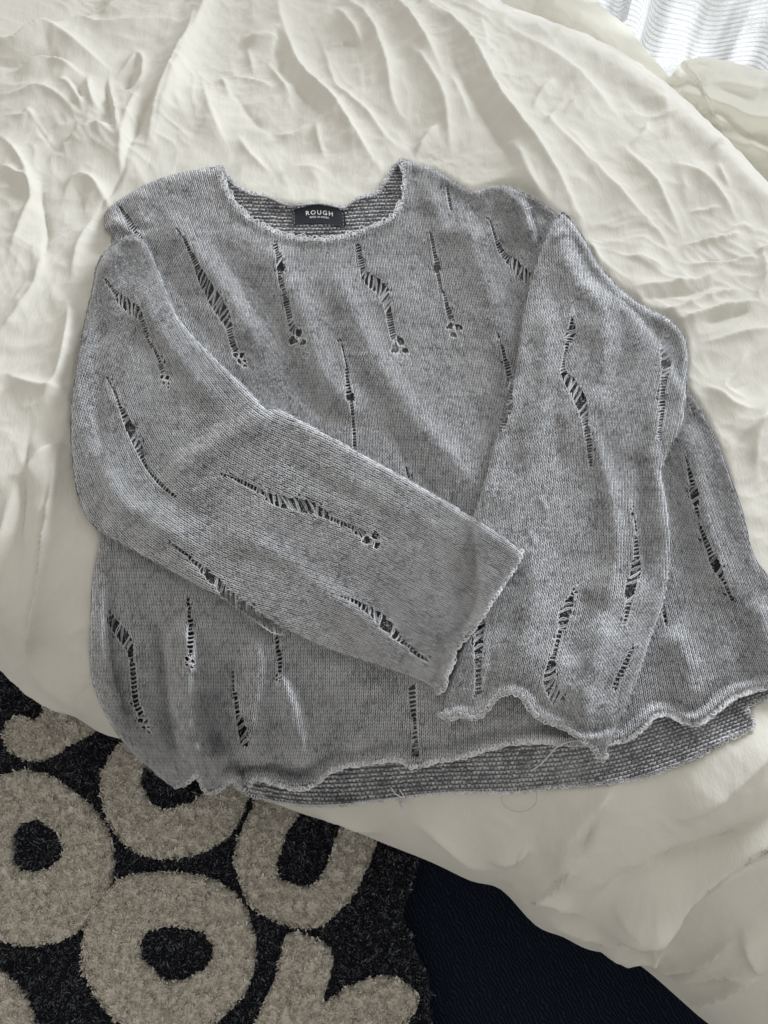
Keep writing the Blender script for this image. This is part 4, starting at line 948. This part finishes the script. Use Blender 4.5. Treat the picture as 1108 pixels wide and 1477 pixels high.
def pile(name, mask_fn, bbox, white, mat, label, dens, parent):
    st_ = .0035; xs = np.arange(bbox[0], bbox[2], st_); ys = np.arange(bbox[1], bbox[3], st_); XX, YY = np.meshgrid(xs, ys)
    wob = .0022
    m = mask_fn(XX+wob*noise2(XX*160, YY*160, 73), YY+wob*noise2(XX*160, YY*160, 74)); b = Bag()
    e = blur(m.astype(float), 4); Z = rug_top(XX, YY, white)-.004*(1-sm(e, .5, 1.0)); Z = np.where(m, Z, Z-.004)
    idx = -np.ones(m.shape, int); nodes = m.copy(); nodes[1:] |= m[:-1]; nodes[:, 1:] |= m[:, :-1]; nodes[1:, 1:] |= m[:-1, :-1]
    idx[nodes] = np.arange(nodes.sum()); i, j = np.where(m[:-1, :-1])
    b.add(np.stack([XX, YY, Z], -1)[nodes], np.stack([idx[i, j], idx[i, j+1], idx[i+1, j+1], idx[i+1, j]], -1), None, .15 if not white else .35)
    # skirt down to the backing
    n = int((bbox[2]-bbox[0])*(bbox[3]-bbox[1])*dens); x = RNG.uniform(bbox[0], bbox[2], n); y = RNG.uniform(bbox[1], bbox[3], n)
    k = mask_fn(x, y) & visible(x, y); x = x[k]; y = y[k]; n = len(x)
    z = rug_top(x, y, white); a = RNG.random(n)*6.283; ln = RNG.uniform(.4, 1, n)*(.0055 if white else .008)
    # neighbouring strands lean together into clumps
    lx = noise2(x*70, y*70, 81)*1.2+RNG.normal(0, .28, n); ly = noise2(x*70, y*70, 82)*1.2+RNG.normal(0, .35, n)
    base = np.stack([x, y, z-.004], 1); w = (.0011 if white else .0008)*RNG.uniform(.7, 1.3, n)
    d = np.stack([np.cos(a), np.sin(a), np.zeros(n)], 1)*w[:, None]
    tip = base+np.stack([lx*ln, ly*ln, ln+.003], 1); mid = (base+tip)/2+[0, 0, .001]
    V = np.stack([base-d, base+d, mid+d*1.1, mid-d*1.1, tip+d*.45, tip-d*.45], 1).reshape(-1, 3); q = np.arange(n)[:, None]*6
    if white: t = .58+.09*RNG.normal(0, 1, n)+.12*noise2(x*60, y*60, 83)
    else: t = np.where(RNG.random(n) < .4, RNG.uniform(.7, 1, n), RNG.uniform(.1, .6, n))
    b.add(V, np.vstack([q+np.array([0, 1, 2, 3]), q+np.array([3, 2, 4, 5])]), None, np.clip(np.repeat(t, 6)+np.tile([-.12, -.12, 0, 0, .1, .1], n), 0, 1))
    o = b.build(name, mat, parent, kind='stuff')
    if label: o['label'] = label
    return o
vis_box = (-.75, -.35, .35, .75)
lo = at(np.array([-100, 720, 720, -100]), np.array([900, 900, 1560, 1560]), RZ)
bb = (lo[:, 0].min(), lo[:, 1].min(), lo[:, 0].max(), lo[:, 1].max())
def dark_mask(x, y):
    r = inside(x, y, RUG)
    return r
pile('navy_pile', dark_mask, bb, False, M_PILE_D, 'dark navy flecked pile', 330000, rug)
for k, (o_, i_) in enumerate(LW):
    b4 = (o_[:, 0].min()-.01, o_[:, 1].min()-.01, o_[:, 0].max()+.01, o_[:, 1].max()+.01)
    pile('raised_letter', lambda x, y, k=k: in_letter(x, y, k), b4, True, M_PILE_W, 'raised cream pile letter', 420000, rug)
# rug backing slab
r3 = np.column_stack([RUG, np.full(len(RUG), FLOORZ+.004)]); r4 = r3.copy(); r4[:, 2] = RZ-.006; n = len(RUG)
c3 = np.array([[RUG[:, 0].mean(), RUG[:, 1].mean(), RZ-.006]])
mesh_obj('backing', np.vstack([r3, r4, c3]), [[k, (k+1) % n, n+(k+1) % n, n+k] for k in range(n)], [[n+k, n+(k+1) % n, 2*n] for k in range(n)], M_LABEL, rug, smooth=False)

# ------------------------------------------------------------------ window corner: cream sheet, curtain, window
def layer_obj(name, poly, Hh, mat, label, cat, thick=.0015):
    P = np.array(poly, float); x0, y0 = P.min(0); x1, y1 = P.max(0); st_ = 1.8
    xs, ys = np.meshgrid(np.arange(x0, x1, st_), np.arange(y0, y1, st_)); m = inside(xs, ys, P)
    sx = xs.copy(); sy = ys.copy(); OC = np.vstack([P, P[:1]]); o_ = ~m; bd = np.full(o_.sum(), 1e9); xx = xs[o_]; yy = ys[o_]; qx = xx.copy(); qy = yy.copy()
    for a_, b_ in zip(OC[:-1], OC[1:]):
        dx, dy = b_-a_; t = np.clip(((xx-a_[0])*dx+(yy-a_[1])*dy)/(dx*dx+dy*dy+1e-9), 0, 1); d = np.hypot(xx-a_[0]-t*dx, yy-a_[1]-t*dy)
        k = d < bd; bd = np.where(k, d, bd); qx = np.where(k, a_[0]+t*dx, qx); qy = np.where(k, a_[1]+t*dy, qy)
    sx[o_] = qx; sy[o_] = qy; nr = np.zeros(m.shape, bool); nr[o_] = bd < st_*1.05; m = m | nr; xs, ys = sx, sy
    V = lift(xs, ys, samp(Hh, xs, ys)); idx = -np.ones(m.shape, int); idx[m] = np.arange(m.sum())
    q = m[:-1, :-1] & m[1:, :-1] & m[:-1, 1:] & m[1:, 1:]; i, j = np.where(q)
    o = mesh_obj(name, V[m], np.stack([idx[i, j], idx[i, j+1], idx[i+1, j+1], idx[i+1, j]], -1), None, mat)
    o['label'] = label; o['category'] = cat; return o
HS = np.full(X.shape, -.055)
HS += .10*sm(230-Y, -80, 160)*0
for h, a, b, p in [
 (40,16,40,[(780,-10),(840,20),(880,55),(905,85),(945,110),(965,125)]),
 (12,5,12,[(880,75),(905,95),(930,118),(955,128)]),
 (12,5,8,[(885,85),(915,105),(940,122)]),
 (46,14,60,[(966,122),(985,90),(1010,84),(1050,90),(1110,105),(1180,130),(1300,160)]),
 (38,10,30,[(950,125),(1000,135),(1050,150),(1090,165),(1160,172),(1300,200)]),
 (-14,8,10,[(1000,158),(1050,185),(1090,200)]),
 (30,8,30,[(995,170),(1030,172),(1060,190),(1100,215),(1180,240),(1300,270)]),
 (-10,8,8,[(985,100),(975,120),(985,130)]),
 (8,8,10,[(1010,120),(1050,118),(1100,130)]),
 ]: stroke(HS, p, h*.001, a, b, ends=.12)
HS += .0025*noise2(X*.03, Y*.05, 91)
cr = np.random.default_rng(5)
for k in range(160):
    x0 = cr.uniform(740, 1200); y0 = cr.uniform(-20, 300); a0 = cr.choice([.5, .15, 1.2])+cr.normal(0, .3); L_ = cr.uniform(15, 60)
    stroke(HS, [(x0, y0), (x0+math.cos(a0)*L_/2, y0+math.sin(a0)*L_/2), (x0+math.cos(a0+.3)*L_, y0+math.sin(a0+.3)*L_)], cr.uniform(.0008, .003)*cr.choice([1, -1]), cr.uniform(2.5, 7), p=1.2, ends=.4, n=2)
layer_obj('bed_sheet', [(640,-75),(790,-55),(868,8),(905,38),(930,70),(955,98),(966,112),(985,88),(1010,82),(1050,88),(1110,104),(1180,128),(1330,170),(1330,420),(1100,300),(980,190),(850,90),(690,15)], HS, M_SHEET, 'cream bed sheet bunched up in folds between the duvet and the window', 'bed sheet')

# window line in the world, behind the sheet
A0 = at(760., -60., -.03)+np.array([0, .0, 0]); A1 = at(1130., 118., -.03)
wd = (A1-A0); wd[2] = 0; wd /= np.linalg.norm(wd); wn = np.array([-wd[1], wd[0], 0])    # wn points out of the room
A0 = A0+wn*.05
def wp(a, b, z): return A0*[1, 1, 0]+wd*a+wn*b+np.array([0, 0, 1])*z
def box(bag, a0, a1, b0, b1, z0, z1):
    v = [wp(a, b, z) for z in (z0, z1) for (a, b) in ((a0, b0), (a1, b0), (a1, b1), (a0, b1))]
    bag.add(v, [[0, 3, 2, 1], [4, 5, 6, 7], [0, 1, 5, 4], [1, 2, 6, 5], [2, 3, 7, 6], [3, 0, 4, 7]])
M_FRAME = plain('white_frame', (.78, .78, .78), .5)
win = empty('window', 'bright window with a pale slatted sill and rails behind the sheer curtain', 'window')
b = Bag(); box(b, -1.2, 1.6, -.12, .40, -.15, -.085); b.build('sill', M_FRAME, win, False)
for z in (-.04, .03, .10, .17, .24):
    b = Bag(); box(b, -1.2, 1.6, .42, .44, z, z+.018); b.build('rail', M_FRAME, win, False)
for a in (-.9, -.1, .7, 1.5):
    b = Bag(); box(b, a, a+.05, .36, .41, -.10, .5); b.build('mullion', M_FRAME, win, False)
m, nt, bs_ = newmat('bright_sky'); nt.nodes.remove(bs_); em = N(nt, 'ShaderNodeEmission'); em.inputs[0].default_value = (.93, .97, 1, 1); em.inputs[1].default_value = 0.98
nt.links.new(em.outputs[0], nt.nodes['Material Output'].inputs[0])
v = [wp(-6, 2.8, -4), wp(7, 2.8, -4), wp(7, 2.8, 3), wp(-6, 2.8, 3)]
mesh_obj('sky', v, [[0, 1, 2, 3]], None, m, kind='structure')

m, nt, bs_ = newmat('sheer_curtain'); co = N(nt, 'ShaderNodeTexCoord').outputs['UV']
sep = N(nt, 'ShaderNodeSeparateXYZ'); 
geo = N(nt, 'ShaderNodeAttribute', attribute_name='tone')
wvn = N(nt, 'ShaderNodeMath', operation='SINE'); ml = N(nt, 'ShaderNodeMath', operation='MULTIPLY'); ml.inputs[1].default_value = 2*math.pi
nt.links.new(geo.outputs['Fac'], ml.inputs[0]); nt.links.new(ml.outputs[0], wvn.inputs[0])
mr = N(nt, 'ShaderNodeMapRange'); mr.inputs[1].default_value = .2; mr.inputs[2].default_value = 1; mr.inputs[3].default_value = .40; mr.inputs[4].default_value = .66
nt.links.new(wvn.outputs[0], mr.inputs[0])
cmp_ = N(nt, 'ShaderNodeMapping'); cmp_.inputs['Scale'].default_value = (1, 1, .12); nt.links.new(objco(nt), cmp_.inputs[0])
cn = tex(nt, 'ShaderNodeTexNoise', 16, cmp_.outputs[0], Detail=2); cr2 = N(nt, 'ShaderNodeMapRange'); cr2.inputs[1].default_value = .45; cr2.inputs[2].default_value = .68; cr2.inputs[3].default_value = 0; cr2.inputs[4].default_value = .5
nt.links.new(cn.outputs[0], cr2.inputs[0]); cadd = N(nt, 'ShaderNodeMath', operation='ADD', use_clamp=True); nt.links.new(mr.outputs[0], cadd.inputs[0]); nt.links.new(cr2.outputs[0], cadd.inputs[1])
tr = N(nt, 'ShaderNodeBsdfTransparent'); tl = N(nt, 'ShaderNodeBsdfTranslucent'); tl.inputs[0].default_value = (.24, .24, .24, 1)
df = N(nt, 'ShaderNodeBsdfDiffuse'); df.inputs[0].default_value = (.62, .62, .62, 1)
m1 = N(nt, 'ShaderNodeMixShader'); m1.inputs[0].default_value = .5; nt.links.new(tl.outputs[0], m1.inputs[1]); nt.links.new(df.outputs[0], m1.inputs[2])
m2 = N(nt, 'ShaderNodeMixShader'); nt.links.new(cadd.outputs[0], m2.inputs[0]); nt.links.new(tr.outputs[0], m2.inputs[1]); nt.links.new(m1.outputs[0], m2.inputs[2])
nt.links.new(m2.outputs[0], nt.nodes['Material Output'].inputs[0]); nt.nodes.remove(bs_)
aa, zz = np.meshgrid(np.arange(-.5, 1.3, .0035), np.concatenate([np.arange(-.083, .35, .004), np.arange(.36, .5, .02)]))
g = sm(zz, -.05, .5); fold = .5*np.sin(aa*26+2.2*np.sin(aa*7)-zz*2)+.3*np.sin(aa*61+zz*3)+.2*np.sin(aa*13)
dep = fold*(.028+.03*(1-g))+.012*noise2(aa*14, zz*9, 95)-.03*(1-g)
sh = .05*(1-g)*np.sin(aa*9+1)+.030*np.sin(aa*26+2.2*np.sin(aa*7)-zz*2+1.2)*(.5+.5*np.sin(aa*5+2))+.5*zz*(aa-.2)*.3
V = A0*[1, 1, 0]+(aa+sh)[..., None]*wd+dep[..., None]*wn; V[..., 2] = zz+.012*np.sin(aa*26)*(1-g)
cur = mesh_obj('sheer_curtain', V, gridq(*aa.shape), None, m, col=((zz+.012*np.sin(aa*17))*112)%1000)
cur['label'] = 'translucent white striped sheer curtain hanging at the window and bunching on the bed'; cur['category'] = 'curtain'
import sys; sys.stderr.write('TRIS %d\n' % sum(len(o.data.loops)-2*len(o.data.polygons) for o in SC.objects if o.type == 'MESH')); print('win',A0,A1,wd); print('tris', sum(len(o.data.loops)-2*len(o.data.polygons) for o in SC.objects if o.type == 'MESH'))
